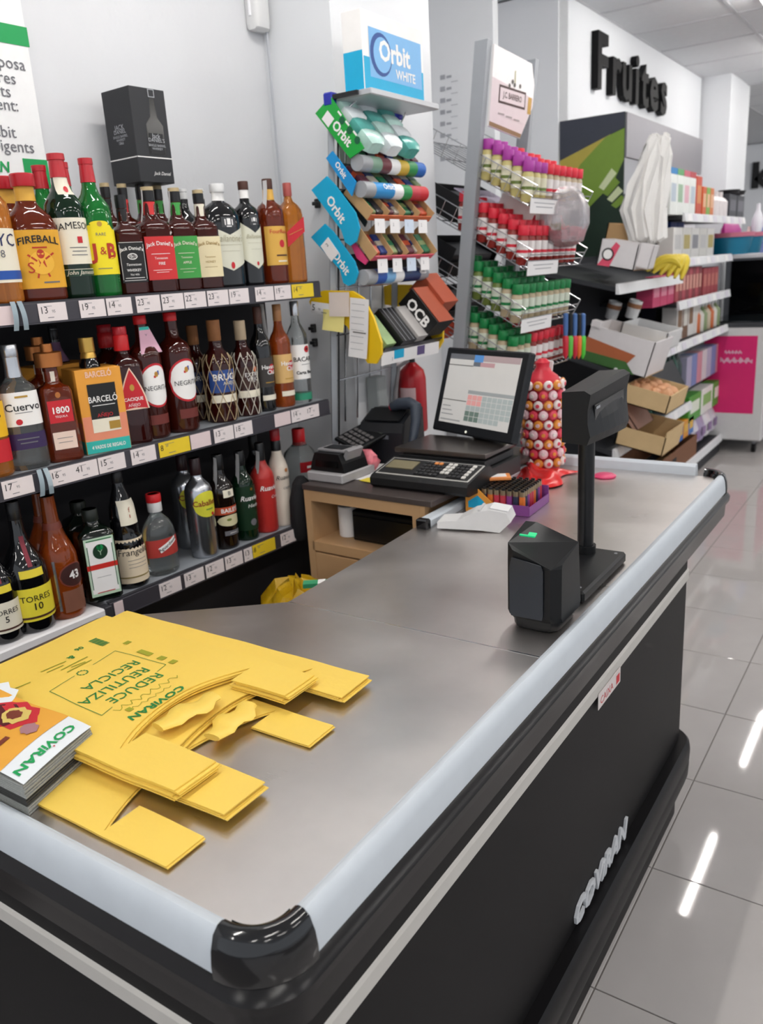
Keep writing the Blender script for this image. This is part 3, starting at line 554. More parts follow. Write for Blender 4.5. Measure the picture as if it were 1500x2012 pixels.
def brugal(px, yt, wpx, row, lab, lm, lines, capm, netm=NET, n=9):
    b = Bottle('rum_bottle', lab, px, yt, wpx, 1, [(0, .9), (.012, .98), (.03, 1), (.55, 1), (.62, .94), (.68, .70), (.73, .46), (.80, .40), (1, .36)], RUM, row=row)
    b.label(.30, .52, 1.35, lm, lines); b.label(.20, .275, 1.3, CREAM, [], name='lower_label'); b.cap(.80, 1, .44, capm, 'cork_cap')
    m = MB()
    for k in range(n):
        for sg_ in (-1, 1):
            m.tube([((b.rad(min(.98, q))+.002)*math.cos(sg_*q*2.6+6.2832*k/n), (b.rad(min(.98, q))+.002)*math.sin(sg_*q*2.6+6.2832*k/n), q*b.h) for q in [.015+.66*i/12 for i in range(13)]], .0011, netm, n=4)
    m.build('net', b.t)
NV = mat('navy_label', '#1d2b52', .5)
brugal(398, 640, 50, .9, 'netted rum bottle with a dim blue label, set back on the middle shelf', NV, [('BRUGAL', 0, .35, .26, WHITE)], CORK)
brugal(440, 629, 58, 0, 'netted rum bottle with a blue label and cork cap', mat('blue_label', '#28488a', .5), [('BRUGAL', .05, .35, .30, WHITE, dict(b=.02)), ('AÑEJO', .05, -.2, .16, CREAM)], CORK)
brugal(489, 630, 50, 0, 'netted rum bottle with a dark and orange label', mat('dark_orange_label', '#3a2018', .5), [('EXTRA', 0, .25, .22, WHITE), ('VIEJO', 0, -.2, .22, WHITE), ('o', .2, .75, 0, mat('orange_spot', '#c8642a', .5), dict(w=.2))], mat('straw_cap', '#b9a58a', .7), netm=mat('pale_cord', '#d8d2c4', .7))
def havana(px, yt, lab, body, lm, txt, capm):
    b = Bottle('rum_bottle', lab, px, yt, 42, 1, P_TALL, body)
    b.label(.24, .52, 1.6, lm, [('o', .2, .2, 0, REDP, dict(w=.45)), ('Havana', 0, .35, .26, txt, dict(b=.02)), ('Club', .15, -.02, .28, txt, dict(b=.02)), ('#', 0, -.7, 0, GOLD, dict(w=.5, h=.04))]); b.label(.11, .16, .9, CREAM, [], name='tax_strip'); b.cap(.84, 1, .40, capm); return b
b = havana(524, 603, 'black rum bottle with a dark label and red disc', BLACKG, mat('slate_label', '#3a3634', .5), WHITE, WOODC); b.seal(.60, 1.02, 1)
havana(561, 598, 'golden rum bottle with a tan label and red disc', AMBER, mat('straw_label', '#d9b070', .5), WHITE, mat('bronze_cap', '#a9764a', .4))
b = Bottle('rum_bottle', 'clear white-rum bottle with a bat disc at the right end of the middle shelf', 594, 592, 42, 1, P_ROUND, CLEAR)
b.label(.24, .58, 1.6, WHITE, [('o', .1, .72, 0, REDP, dict(w=.30)), ('o', .1, .72, 0, INK, dict(w=.12)), ('BACARDI', 0, .15, .29, INK, dict(b=.01)), ('#', 0, -.15, 0, GREY_INK, dict(w=.5, h=.02)), ('Carta Blanca', 0, -.62, .2, INK, dict(b=.03))]); b.band(.03, .10, mat('teal_glass', '#2d8a6a', .2), 'base_band'); b.cap(.86, 1, .40, SILVER)

# --- bottom tier (first two on the white ledge)
def torres(px, yt, wpx, lab, lm, txt, num):
    b = Bottle('brandy_bottle', lab, px, yt, wpx, 2, P_BULGE, BLACKG, zs=lz, n=28, turn=-.2)
    b.label(.10, .36, 1.7, lm, [('TORRES', 0, .35, .20, txt), (num, 0, -.15, .24, txt, dict(b=.01)), ('#', 0, -.78, 0, WOODC, dict(w=1.4, h=.05))]); b.label(.44, .50, .55, mat('yellow_tab', '#e4cf3a', .5), [], name='shoulder_tab'); b.label(.52, .74, .10, mat('red_ribbon', '#7a2030', .5), [], name='ribbon'); b.cap(.86, 1, .31, BLKC)
torres(12, 1030, 74, 'cut-off dark brandy bottle with a cream label at the left edge of the white ledge', CREAM, INK, '5')
torres(70, 985, 84, 'dark brandy bottle with a yellow label on the white ledge', mat('brandy_yellow', '#ecdb3c', .5), INK, '10')
def l43(px, yt, row, lab):
    b = Bottle('liqueur_bottle', lab, px, yt, 74, 2, [(0, .88), (.02, .98), (.05, 1), (.40, 1), (.52, .96), (.60, .78), (.66, .62), (.72, .50), (.76, .46), (.80, .40), (1, .36)], AMBER, zs=lz if px < 160 and not row else None, row=row)
    b.cap(.80, 1, .36, BLKC); b.band(.735, .79, mat('bronze_ring', '#7a3a2c', .4), 'neck_ring')
    if not row:
        b.label(.26, .46, .85, mat('plum_disc', '#3a1a18', .5), [('43', 0, 0, .30, WHITE, dict(b=.03))], shape='oval', rim=mat('bronze_ring', '#7a3a2c', .4), cx=.14); b.label(.06, .24, .7, mat('brown_label', '#7d5140', .5), [], name='lower_label', cx=.1); b.label(.08, .5, .07, SILVER, [], name='side_strip', cx=-.35)
l43(133, 975, 0, 'amber liqueur bottle with a round 43 label')
l43(112, 968, 1.2, 'dark-capped amber bottle behind the round-label liqueur')
def jager(px, yt, row, lab):
    b = Bottle('liqueur_bottle', lab, px, yt, 68, 2, [(0, .92), (.015, .99), (.03, 1), (.70, 1), (.75, .96), (.79, .78), (.82, .5), (.85, .40), (.9, .39), (1, .38)], mat('glass_bottle_green_black', '#0a120d', .08, coat=.4), p=6, row=row); b.cap(.87, 1, .44, mat('olive_cap', '#1d241f', .4))
    if not row:
        DG = mat('deep_green', '#1f6b3c', .5)
        b.label(.07, .72, 1.66, WHITE, [('#', -.84, 0, 0, DG, dict(w=.025, h=1.28)), ('#', .84, 0, 0, DG, dict(w=.025, h=1.28)), ('#', 0, .93, 0, DG, dict(w=.7, h=.03)), ('o', 0, .52, 0, mat('forest_disc', '#14351f', .5), dict(w=.42, asp=1.05)), ('o', 0, .66, 0, GREENP, dict(w=.2)), ('Y', 0, .48, .36, mat('stag', '#9ab89a', .5)), ('#', 0, .02, 0, mat('jager_red', '#c92a22', .5), dict(w=.86, h=.15)), ('#', 0, -.88, 0, REDP, dict(w=.5, h=.025)), ('#', 0, -.35, 0, GREY_INK, dict(w=.4, h=.01))], rim=mat('mint_rim', '#bcd6bc', .5))
jager(203, 1000, 0, 'square black-green herbal liqueur bottle with a red banner label')
jager(178, 985, 1.2, 'dark square bottle behind the red-banner herbal liqueur')
b = Bottle('liqueur_bottle', 'brown robe-shaped liqueur bottle with a cream lower label', 262, 925, 66, 2, [(0, .9), (.015, .98), (.03, 1), (.38, .97), (.44, .86), (.47, .80), (.55, .80), (.70, .72), (.80, .50), (.86, .36), (.92, .28), (1, .27)], BLACKG)
b.label(.05, .43, 1.75, mat('frangelico_cream', '#e4d3b8', .6), [('Frangelico', 0, .42, .28, INK, dict(sh=.1)), ('#', 0, .05, 0, GREY_INK, dict(w=.6, h=.012)), ('#', 0, -.12, 0, GREY_INK, dict(w=.6, h=.012)), ('#', 0, -.28, 0, GREY_INK, dict(w=.6, h=.012)), ('#', 0, -.72, 0, mat('olive_gold', '#8c7a48', .5), dict(w=1.2, h=.04))]); b.label(.55, .76, .6, CREAM, [('f', 0, .2, .22, mat('rust_print', '#a4543c', .5)), ('#', 0, -.3, 0, mat('rust_print', '#a4543c', .5), dict(w=.03, h=.1))], name='upper_label'); b.cap(.9, 1, .32, BLKC)
b = Bottle('spirit_bottle', 'clear round-shouldered flask with a red band and white diagonal label', 322, 970, 70, 2, [(0, .88), (.02, .98), (.05, 1), (.35, 1), (.48, .98), (.58, .90), (.66, .70), (.72, .45), (.75, .34), (.8, .32), (1, .32)], CLEAR, dr=.75)
b.label(.24, .46, 1.35, mat('flask_red', '#b03a34', .5), [('#', .05, .25, 0, WHITE, dict(w=.62, h=.16, rot=.42)), ('Aguardiente', .05, .25, .135, INK, dict(rot=.42, b=.01))]); b.cap(.78, .9, .40, WHITE_PL, 'collar'); b.cap(.9, 1, .42, REDB)
def cab(px, yt, row, lab):
    b = Bottle('liqueur_bottle', lab, px, yt, 54, 2, [(0, .92), (.015, .99), (.03, 1), (.60, 1), (.68, .97), (.73, .85), (.77, .6), (.80, .42), (.84, .38), (1, .36)], mat('silver_bottle', '#b9bcc2', .22, .95), row=row); b.cap(.83, 1, .40, mat('maroon_cap', '#2a1418', .3))
    b.label(.42, .68, 1.1, mat('lemon_green_label', '#d9d53c', .5, noise=(10, .2)), [('Caballero', .0, .1, .28, mat('maroon_print', '#8a2a22', .5), dict(b=.015)), ('#', .1, -.4, 0, mat('leaf_print', '#7a9a3c', .5), dict(w=.3, h=.05)), ('o', .3, -.8, 0, REDP, dict(w=.12))], shape='oval')
    if not row: b.label(.90, .98, .3, WHITE, [], shape='oval', name='cap_sticker')
cab(405, 900, 0, 'silver metal liqueur bottle with a yellow label, front of the pair')
cab(378, 893, 1.0, 'silver metal liqueur bottle with a yellow label, rear of the pair')
b = Bottle('liqueur_bottle', 'black cream-liqueur bottle with a red arched name label', 447, 893, 50, 2, P_TALL, mat('glass_brown_black', '#160d0a', .08, coat=.4))
b.label(.38, .46, 1.4, mat('arch_red', '#c0502e', .5), [('BAILEYS', 0, 0, .23, WHITE, dict(b=.02))]); b.label(.25, .37, 1.2, mat('meadow_cream', '#d8d0a8', .5, noise=(9, .2)), [('o', -.2, .2, 0, mat('meadow_green', '#6f7a3c', .5), dict(w=.2, asp=.5))], shape='oval', name='scene_label'); b.label(.56, .64, .5, CREAM, [('B', 0, 0, .22, INK)], name='neck_crest'); b.label(.15, .2, .7, GREY_INK, [('#', 0, 0, 0, WHITE, dict(w=.3, h=.02))], name='lower_label'); b.cap(.84, 1, .42, BLKC); b.seal(.66, .98)
b = Bottle('liqueur_bottle', 'dark green herb liqueur bottle with white script', 488, 886, 46, 2, P_TALL, GREEN_D)
b.label(.12, .62, 1.4, mat('moss_sleeve', '#12301c', .4), [('Ruavieja', 0, .45, .30, WHITE, dict(sh=.3, b=.015)), ('Hierbas', .2, .1, .22, WHITE, dict(sh=.2)), ('o', 0, -.65, 0, GREY_INK, dict(w=.3)), ('o', .05, .85, 0, GOLD, dict(w=.12))]); b.cap(.84, 1, .42, BLKC); b.seal(.66, .98)
b = Bottle('liqueur_bottle', 'red-coated liqueur bottle with white script and black neck', 526, 870, 46, 2, P_TALL, mat('red_coat', '#b52f2c', .3))
b.label(.3, .62, 1.4, mat('red_coat', '#b52f2c', .3), [('Ruavieja', 0, .3, .30, WHITE, dict(sh=.3, b=.015)), ('Crema', .3, -.35, .18, WHITE, dict(sh=.2))]); b.cap(.76, 1, .40, BLKC); b.seal(.68, .92)
b = Bottle('liqueur_bottle', 'white-coated liqueur bottle with black neck and red cap', 557, 842, 44, 2, [(0, .9), (.012, .98), (.03, 1), (.28, 1), (.34, .9), (.42, .86), (.52, .92), (.60, .88), (.67, .7), (.73, .48), (.80, .40), (1, .36)], mat('white_coat', '#d9cdbf', .35))
b.label(.3, .62, 1.3, mat('white_coat', '#d9cdbf', .35), [('Ruavieja', 0, .3, .28, INK, dict(sh=.3)), ('o', .1, .75, 0, mat('copper_disc', '#b87a4a', .4), dict(w=.18)), ('CREMA', .1, -.4, .14, GREY_INK)]); b.cap(.74, .88, .43, BLKC, 'neck_sleeve'); b.cap(.88, 1, .44, mat('deep_red_cap', '#9a1c24', .35))
b = Bottle('vodka_bottle', 'clear spirit bottle with a bright red cap at the right end of the bottom shelf', 598, 842, 66, 2, P_ROUND, CLEAR, row=1.2)
b.label(.44, .58, .8, REDP, [('#', 0, 0, 0, WHITE, dict(w=.4, h=.07))]); b.cap(.78, 1, .38, REDB)
b = Bottle('brandy_bottle', 'dark bottle with a black cap behind the red-coated liqueur', 512, 855, 44, 2, P_TALL, BLACKG, row=1.2); b.cap(.82, 1, .4, BLKC)

# wall poster at the far left
ps = -2.088
def wp(px, py): u, z = on_shelf(px, py, ps); return u, z
u1, z1 = wp(88, 45); u0 = u1-.62
po = thing('wall_poster', 'white wall poster with green bars and grey lettering, cut off at the left', 'poster', RZ(TH))
ua, za = wp(48, 45); ub_, zb_ = wp(60, 200); bot = wp(60, 330)[1]
a = MB(); a.box((.006, .66, za-bot+.10), mat('poster_white', '#eeeeee', .5), (ps+.001, wp(90, 315)[0]-.33, (za+bot)/2-.0), bev=.001); a.build('sheet', po)
F = frame((ps+.005, 0, 0), (0, 1, 0), (0, 0, 1)); a = MB()
q0, q1 = wp(50, 55), wp(52, 93); a.box((.3, q0[1]-q1[1], .001), GREENP, M=F @ T(q0[0]-.15, (q0[1]+q1[1])/2, 0))
q0, q1 = wp(90, 315), wp(88, 350); a.box((.07, .07, .001), GREENP, M=F @ T(q0[0]-.035, q0[1]-.035, 0))
a.text('COViRAN', .035, GREENP, F @ T(wp(16, 330)[0], wp(16, 330)[1], .001), bold=.03, shear=.15, align='RIGHT')
for tx, px, py in (('posa', 47, 130), ('res', 29, 157), ('ts', 19, 182), ('ent:', 34, 210), ('ebit', 29, 262), ('vigents', 65, 292)):
    q = wp(px, py); a.text(tx, .040, GREY_INK, F @ T(q[0], q[1], .001), align='RIGHT')
a.build('print', po)
# ================================================================== CHECKOUT COUNTER
XP, YN, ZT = -.502, .468, .915
def cpath(rn, yf, rf, xl0=-1.45, xl1=-1.16, y0=None, n=8):
    """outline of the counter seen from above: near side, right side, far side; (point, outward normal)"""
    out = [((xl0, YN), (0, -1))]
    cx, cy = XP-rn, YN+rn
    for i in range(n+1): a = -math.pi/2+math.pi/2*i/n; out.append(((cx+rn*math.cos(a), cy+rn*math.sin(a)), (math.cos(a), math.sin(a))))
    cx, cy = XP-rf, yf-rf
    for i in range(n+1): a = math.pi/2*i/n; out.append(((cx+rf*math.cos(a), cy+rf*math.sin(a)), (math.cos(a), math.sin(a))))
    out.append(((xl1, yf), (0, 1))); return out
def sweep(mb, path, prof, m, closed=True, smooth=True):
    rings = [[(p[0]+n[0]*o, p[1]+n[1]*o, z) for o, z in prof] for p, n in path]
    return mb.loft(rings, m, (closed, closed), smooth=smooth, closed=closed)
ct = thing('checkout_counter', 'black supermarket checkout counter with a steel top and white edge rails', 'counter')
PANEL = mat('charcoal_panel', '#161516', .55, spec=.2, noise=(3, .06)); RUB = mat('black_rubber', '#121113', .45, spec=.25); RAILM = mat('white_rail', '#c3cad1', .38); GLOSS = mat('gloss_black_plastic', '#0e0f12', .12, coat=.5)
BANDM = mat('black_fascia', '#141315', .25, spec=.35); STRIPM = mat('pale_trim_strip', '#b9b6b1', .5)
YB, YT = 2.19, 2.665
a = MB(); pb = cpath(.05, YB, .03, xl1=-1.12); sweep(a, pb, [(0, .10), (0, .80), (-.35, .80), (-.35, .10)], PANEL); a.build('body_panel', ct)
a = MB(); sweep(a, pb, [(-.002, 0), (-.002, .112), (-.05, .112), (-.05, 0)], RUB); a.build('plinth', ct)
a = MB(); sweep(a, cpath(.05, YB, .05, xl1=-1.12), [(-.01, .112), (.012, .114), (.026, .125), (.033, .15), (.035, .19), (.0335, .195), (.035, .20), (.036, .235), (.033, .252), (.026, .260), (-.01, .256)], RUB); a.build('bumper', ct)
pt = cpath(.06, YT, .06)
a = MB(); sweep(a, pt, [(-.03, .80), (0, .80), (.002, .842), (.012, .850), (.013, .862), (.006, .871), (-.010, .880), (-.012, .905), (-.06, .905), (-.06, .80)], BANDM); a.build('fascia', ct)
a = MB(); sweep(a, [q for q in pb if q[0][1] < YB-.001], [(0, .746), (.005, .748), (.005, .772), (0, .776)], STRIPM); a.build('trim_strip', ct)
RAILP = [(-.036, .908), (-.034, .917), (-.024, .919), (-.022, .930), (-.018, .933), (-.011, .933), (-.005, .928), (.0, .914), (.0025, .895), (.003, .880), (-.006, .877), (-.010, .890)]
CUT = .062
def rail(p0, p1, n, name='edge_rail', prof=RAILP, m=RAILM):
    a = MB(); sweep(a, [(p0, n), (p1, n)], prof, m); return a.build(name, ct)
rail((-1.45, YN), (-.572, YN), (0, -1)); rail((XP, .545), (XP, YT-.075), (1, 0)); rail((-.600, YT), (-1.16, YT), (0, 1), prof=[(-.036, .908), (-.036, .943), (-.030, .949), (-.012, .949), (-.005, .93), (.001, .892), (-.006, .877), (-.03, .88)])
CORN = [(-.036, .90), (-.034, .919), (-.031, .926), (-.028, .921), (-.025, .922), (-.022, .934), (-.017, .9365), (-.010, .936), (-.002, .929), (.004, .912), (.0065, .893), (.006, .876), (-.02, .872)]
def corner(cx, cy, r, a0, a1):
    a = MB(); path = []
    for i in range(13): q = a0+(a1-a0)*i/12; path.append(((cx+r*math.cos(q), cy+r*math.sin(q)), (math.cos(q), math.sin(q))))
    n0, n1 = path[0][1], path[-1][1]; t0_ = (math.sin(a0), -math.cos(a0)); t1_ = (-math.sin(a1), math.cos(a1))
    path = [((path[0][0][0]+t0_[0]*.004, path[0][0][1]+t0_[1]*.004), n0)]+path+[((path[-1][0][0]+t1_[0]*.004, path[-1][0][1]+t1_[1]*.004), n1)]
    sweep(a, path, CORN, GLOSS); a.build('corner_cap', ct)
R_ = .072; corner(XP-R_, YN+R_, R_, -math.pi/2, 0); R2_ = .07; corner(XP-R2_, YT-R2_, R2_, 0, math.pi/2)
# steel plates
a = MB(); xr = XP-.034; yn = YN+.034
pol = [(xr, yn+.06)]+[(xr-.055+.055*math.cos(q), yn+.055+.055*math.sin(q)) for q in (-.2, -.5, -.8, -1.1, -1.4)]+[(-2.3, yn), (-2.3, .5)]
pol = [(xr, 1.2485)]+[(xr-.05+.05*math.cos(q), yn+.05+.05*math.sin(q)) for q in [-i*math.pi/16 for i in range(9)]][0:]+[(-1.45, yn), (-1.45, .995), (-1.126, 1.2485)]
a.prism(pol[::-1], .004, STEEL, z0=ZT-.004); a.prism([(x, y) for x, y in pol[::-1]], .03, BANDM, z0=ZT-.036); a.build('steel_plate', ct)
a = MB(); pol = [(xr, 1.2515), (xr, YT-.034), (-1.15, YT-.034), (-1.15, 1.9), (-1.126, 1.2515)]; a.prism(pol, .004, STEEL, z0=ZT-.004); a.prism(pol, .03, BANDM, z0=ZT-.036); a.build('steel_plate', ct)
a = MB(); a.box((.59, .0035, .006), mat('bright_seam', '#d6d6d6', .2, 1), (-.831, 1.25, ZT-.0025)); a.build('seam', ct)
a = MB(); a.box((.05, .05, .6), PANEL, (-1.0, 2.1, .5)); a.box((.03, 1.2, .55), PANEL, (-1.13, 1.6, .59)); a.build('inner_panel', ct)
a = MB(); a.box((.036, .83, .026), RAILM, (-1.122, 2.245, ZT+.012), bev=.005); a.box((.04, .83, .008), mat('rail_foot_strip', '#8d8f92', .4), (-1.122, 2.245, ZT-.002)); a.build('edge_rail', ct)  # rail with a thin, darker grey strip along its foot
a = MB(); a.box((.038, .022, .03), GLOSS, (-1.122, 1.822, ZT+.012), bev=.004); a.build('rail_end_cap', ct)
# white raised lettering and the small red-lettered sticker
F = frame((XP+.001, 1.327, .264), (0, 1, 0), (0, 0, 1)); SGW = mat('silver_letter', '#c9ccd0', .4)
a = MB(); v, f = text_geo('COViRAN', .035, .25, 'LEFT', .05); mx = max(p.x for p in v); y0 = min(p.y for p in v); y1 = max(p.y for p in v)
a.add([(p.x/mx*.345, (p.y-y0)/(y1-y0)*.052, p.z*.06+.003) for p in v], f, SGW, F); a.build('lettering', ct)
a = MB(); F2 = frame((XP+.0065, 1.515, .735), (0, 1, 0), (0, 0, 1)); a.box((.138, .036, .001), mat('sticker_white', '#cfc6c4', .5), M=F2); a.text('CAIXA', .024, REDP, F2 @ T(-.018, -.004, .0008), sx=1.1); a.quad(.022, .020, REDP, F2 @ T(.052, -.003, .0008)); a.build('sticker', ct)

# ------------------------------------------------------------------ yellow carrier bags
BAG = mat('yellow_film', '#eecb5c', .42, bump=(26, .3, .004), noise=(4, .05), sub=.15); BPR = mat('bag_green_ink', '#1f7d3c', .5); BPL = mat('bag_pale_ink', '#9a9a2a', .5)
rnd = random.Random(3)
def bag(z, th, L, label, cut=None, notch=.16, hl=.22, x1=0., y0=0., yw=.5, seed=1, arms=((0., 0.), (0., 0.)), printed=False, rot=0., wav=.004):
    """T-shirt bag lying flat: closed end at -x, two handles at +x. built as a wavy slab"""
    r = random.Random(seed); t = thing('carrier_bag', label, 'bag', T(x1, y0, z) @ RZ(rot), 'yellow bags piled on the counter')
    hz = lambda x, y: wav*(math.sin(x*19+seed)*math.sin(y*15+seed*2)+.6*math.sin(x*41+y*33+seed*3))*.5+wav*.5
    def slab(name, fx, nu, nv, parent):
        mb = MB(); P = [[fx(i/nu, j/nv) for i in range(nu+1)] for j in range(nv+1)]; v = []; n = (nu+1)*(nv+1)
        for k in (0, 1):
            for row in P:
                for x, y in row: v.append((x, y, hz(x, y)+(th if k else 0)))
        f = []
        for j in range(nv):
            for i in range(nu):
                q = j*(nu+1)+i; f.append((q+n, q+1+n, q+nu+2+n, q+nu+1+n)); f.append((q, q+nu+1, q+nu+2, q+1))
        edge = [i for i in range(nu+1)]+[j*(nu+1)+nu for j in range(1, nv+1)]+[nv*(nu+1)+i for i in range(nu-1, -1, -1)]+[j*(nu+1) for j in range(nv-1, 0, -1)]
        for q in range(len(edge)): e0, e1 = edge[q], edge[(q+1) % len(edge)]; f.append((e0, e1, e1+n, e0+n))
        mb.add(v, f, BAG, smooth=True); return mb.build(name, parent)
    Lb = L-hl
    # body with a scooped mouth between the handles
    hw = yw*(.5-notch/2)
    def fbody(a, b):
        y = b*yw; m_ = max(0., 1-((y-yw/2)/(yw*notch/1.05))**2) if abs(y-yw/2) < yw*notch/1.05 else 0
        return (-L+(Lb-.05*m_)*a, y)
    slab('bag_body', fbody, 26, 22, t)
    ah = yw*(.5-notch*.6)
    for k, (dx, sk) in enumerate(arms):
        ya, yb = (0, ah) if k == 0 else (yw-ah, yw)
        slab('handle', lambda a, b: (-hl-.004+(hl+dx)*a, ya+(yb-ya)*b*(1-.06*a)+(yb-ya)*.03*a+sk*a), 12, 8, t)
    return t, hz
# three stacks of bags, measured on the steel top; every bag is thin
Z0 = ZT+.001; rb_ = random.Random(21); tops = []
STK = [(3, .0012, .0019, dict(x1=-.708, y0=.522, yw=.36, L=.64, hl=.125, notch=.52, arms=((0., 0.), (-.012, 0.)), wav=.0012), 'lowest yellow bag, its narrow handles nearest the white rail', 'yellow bag pressed inside the lowest pile of bags'),
       (5, .0016, .0023, dict(x1=-.702, y0=.617, yw=.405, L=.68, hl=.15, notch=.48, arms=((0., 0.), (-.045, 0.)), wav=.0016), 'yellow bag on top of the middle pile, with handles pointing at the steel seam', 'yellow bag pressed inside the middle pile of bags'),
       (6, .0018, .0025, dict(x1=-.780, y0=.606, yw=.352, L=.585, hl=.15, notch=.44, arms=((0., 0.), (-.035, 0.)), wav=.0024), 'topmost yellow bag printed with green lettering', 'yellow bag pressed inside the topmost pile under the printed one')]
z = Z0
for n_, th_, st_, kw, lab1, lab2 in STK:
    for q in range(n_):
        k2 = dict(kw); last = q == n_-1
        if not last: k2['x1'] += rb_.uniform(-.006, .008); k2['y0'] += rb_.uniform(-.004, .004)
        tt, hzz = bag(z, th_, label=lab1 if last else lab2, seed=3 if n_ == 6 else n_, **k2); z += st_
    tops.append(tt); hz = hzz; z += .0015
t1, t2, t3 = tops
m = MB()
def stamp(x, y, z=0): return (x, y, hz(x, y)+.0028)
def btext(tx, cx, cy, sz, mm, bold=0, sx=1, shear=0):      # writing runs towards the near edge (-y), letters' tops towards +x
    m.text(tx, sz, mm, warp=lambda x, y, z: stamp(cx+y, cy-x), bold=bold, sx=sx, shear=shear)
def bline(xa, ya, xb, yb, w_=.0012, mm=BPR):
    d = Vector((xb-xa, yb-ya)); n_ = Vector((-d.y, d.x)).normalized()*w_
    m.grid(lambda a, b: stamp(xa+d.x*a+n_.x*(b-.5), ya+d.y*a+n_.y*(b-.5)), 16, 1, mm)
zt3 = tops[2].location.z+.004; lo3 = tops[2].location
def bl(px, py): p = at_z(px, py, zt3)-lo3; return p.x, p.y
def bput(tx, px, py, sz, mm, **k): q = bl(px, py); btext(tx, q[0], q[1], sz, mm, **k)
bx_, by_ = bl(226, 1346)
btext('REUTILIZA', bx_, by_, .031, BPR, sx=.95); btext('REDUCE', bx_+.037, by_+.012, .031, BPR, sx=.95); btext('RECICLA', bx_-.037, by_+.022, .031, BPR, sx=.95)
for k in range(22): q0_ = (bx_+.071+.007*math.sin(k*1.9), by_+.075-.006*k); q1_ = (bx_+.071+.007*math.sin((k+1)*1.9), by_+.075-.006*(k+1)); bline(*q0_, *q1_, .0013, BPL)
for k in range(14): q0_ = (bx_+.088+.004*math.sin(k*2.3), by_+.045-.006*k); q1_ = (bx_+.088+.004*math.sin((k+1)*2.3), by_+.045-.006*(k+1)); bline(*q0_, *q1_, .0011, BPL)
btext('COViRAN', bx_+.110, by_-.004, .0225, BPR, bold=.03, sx=1.15, shear=.15)
C4 = [bl(*q) for q in ((226, 1278), (326, 1305), (200, 1405), (98, 1360))]
def lerp(a_, b_, t): return a_[0]+(b_[0]-a_[0])*t, a_[1]+(b_[1]-a_[1])*t
bline(*C4[0], *C4[1]); bline(*C4[3], *C4[2]); bline(*C4[0], *lerp(C4[0], C4[3], .36)); bline(*C4[3], *lerp(C4[3], C4[0], .36)); bline(*C4[1], *lerp(C4[1], C4[2], .15)); bline(*C4[2], *lerp(C4[2], C4[1], .15))
rc = bl(162, 1322)
for k in range(10): a0 = 6.2832*k/10; bline(rc[0]+.009*math.cos(a0), rc[1]+.009*math.sin(a0), rc[0]+.009*math.cos(a0+.45), rc[1]+.009*math.sin(a0+.45), .0028)
bput('06', 155, 1275, .017, BPR, bold=.02); bput('&', 140, 1292, .020, BPR, bold=.02)
for k, (A_, B_) in enumerate((((130, 1300), (80, 1320)), ((125, 1308), (92, 1322)), ((172, 1290), (120, 1318)), ((180, 1296), (132, 1322)), ((168, 1300), (140, 1312)), ((60, 1340), (30, 1352)))): bline(*bl(*A_), *bl(*B_), .003, BPL)
bc_ = bl(196, 1262)
for k in range(12): bline(bc_[0]-.022+.0035*k, bc_[1]-.008, bc_[0]-.022+.0035*k, bc_[1]+.010, .0017 if k % 3 else .0028, BPR)
for k, (px, py, w_) in enumerate(((285, 1282, .034), (318, 1292, .016), (340, 1300, .014), (250, 1262, .012))): q = bl(px, py); bline(q[0]-w_/2, q[1], q[0]+w_/2, q[1], .013, BPL)
q = bl(254, 1392); bline(q[0]-.006, q[1], q[0]+.006, q[1], .010, BPL)
m.build('green_print', t3)
# rolled tear-off tabs at the mouths of the bags
def tab(x, y, z, label_parent, ln, rot):
    mb = MB(); mb.loft([[(.021*math.cos(q)*(1-.25*math.cos(6.28*k/8))+.006*math.sin(k*1.4), -ln/2+ln*k/8, .005+.0055*math.sin(q)+.002*math.sin(k*2)) for q in [6.2832*j/10 for j in range(10)]] for k in range(9)], BAG)
    mb.build('rolled_tab', label_parent, Matrix.Translation(Vector((x, y, z))-label_parent.location) @ RZ(rot))
tab(-.925, .768, tops[2].location.z-.004, t3, .115, -.12); tab(-.862, .800, tops[1].location.z-.003, t2, .105, .12)

# ------------------------------------------------------------------ stack of leaflets
mg = thing('leaflet_stack', 'stack of colourful shop leaflets at the left end of the counter', 'leaflets', frame((-.962, .504, ZT+.001), (-1, 0, 0), (0, -1, 0)))
# local x runs to the left (-X), local y to the near side; the pages lean, so the right edge is slanted
EDG = mat('page_edges', '#9a9c98', .7, noise=(300, .25)); EDG2 = mat('dark_page_edges', '#3d3d3b', .7, noise=(300, .25)); LW = mat('leaflet_white', '#e4e9ec', .45); LO = mat('leaflet_orange', '#e6a640', .5); LR = mat('leaflet_red', '#c8303a', .5)
hgt = .046; LD = .142; sk = .30
wv = lambda x, y: .005*math.sin(x*16+.6)*math.sin(math.pi*min(1, -y/LD))+.0022*math.sin(x*30)
a = MB(); NP = 14
for k in range(NP):
    d0 = .0016*math.sin(k*2.1)
    a.prism([(.0+d0, 0), (.34, 0), (.34, -LD), (LD*sk+d0, -LD)][::-1], hgt/NP-.0007, EDG2 if k in (4, 5, 6, 7) else EDG, z0=hgt/NP*k)
a.build('pages', mg)
a = MB()
def sheet(x0, x1, mm, dz): a.grid(lambda p, q: (x0+(x1-x0)*p+LD*sk*q*(1 if x0 < .2 else 1), -LD*q, hgt+.003+dz+wv(x0+(x1-x0)*p, -LD*q)), 14, 10, mm)
sheet(-.002, .30, LW, .0008); sheet(.052, .30, LO, .0014)
a.build('cover', mg)
a = MB(); cz = lambda x, y, dz=.0022: (x-sk*y, y, hgt+.003+dz+wv(x, y))
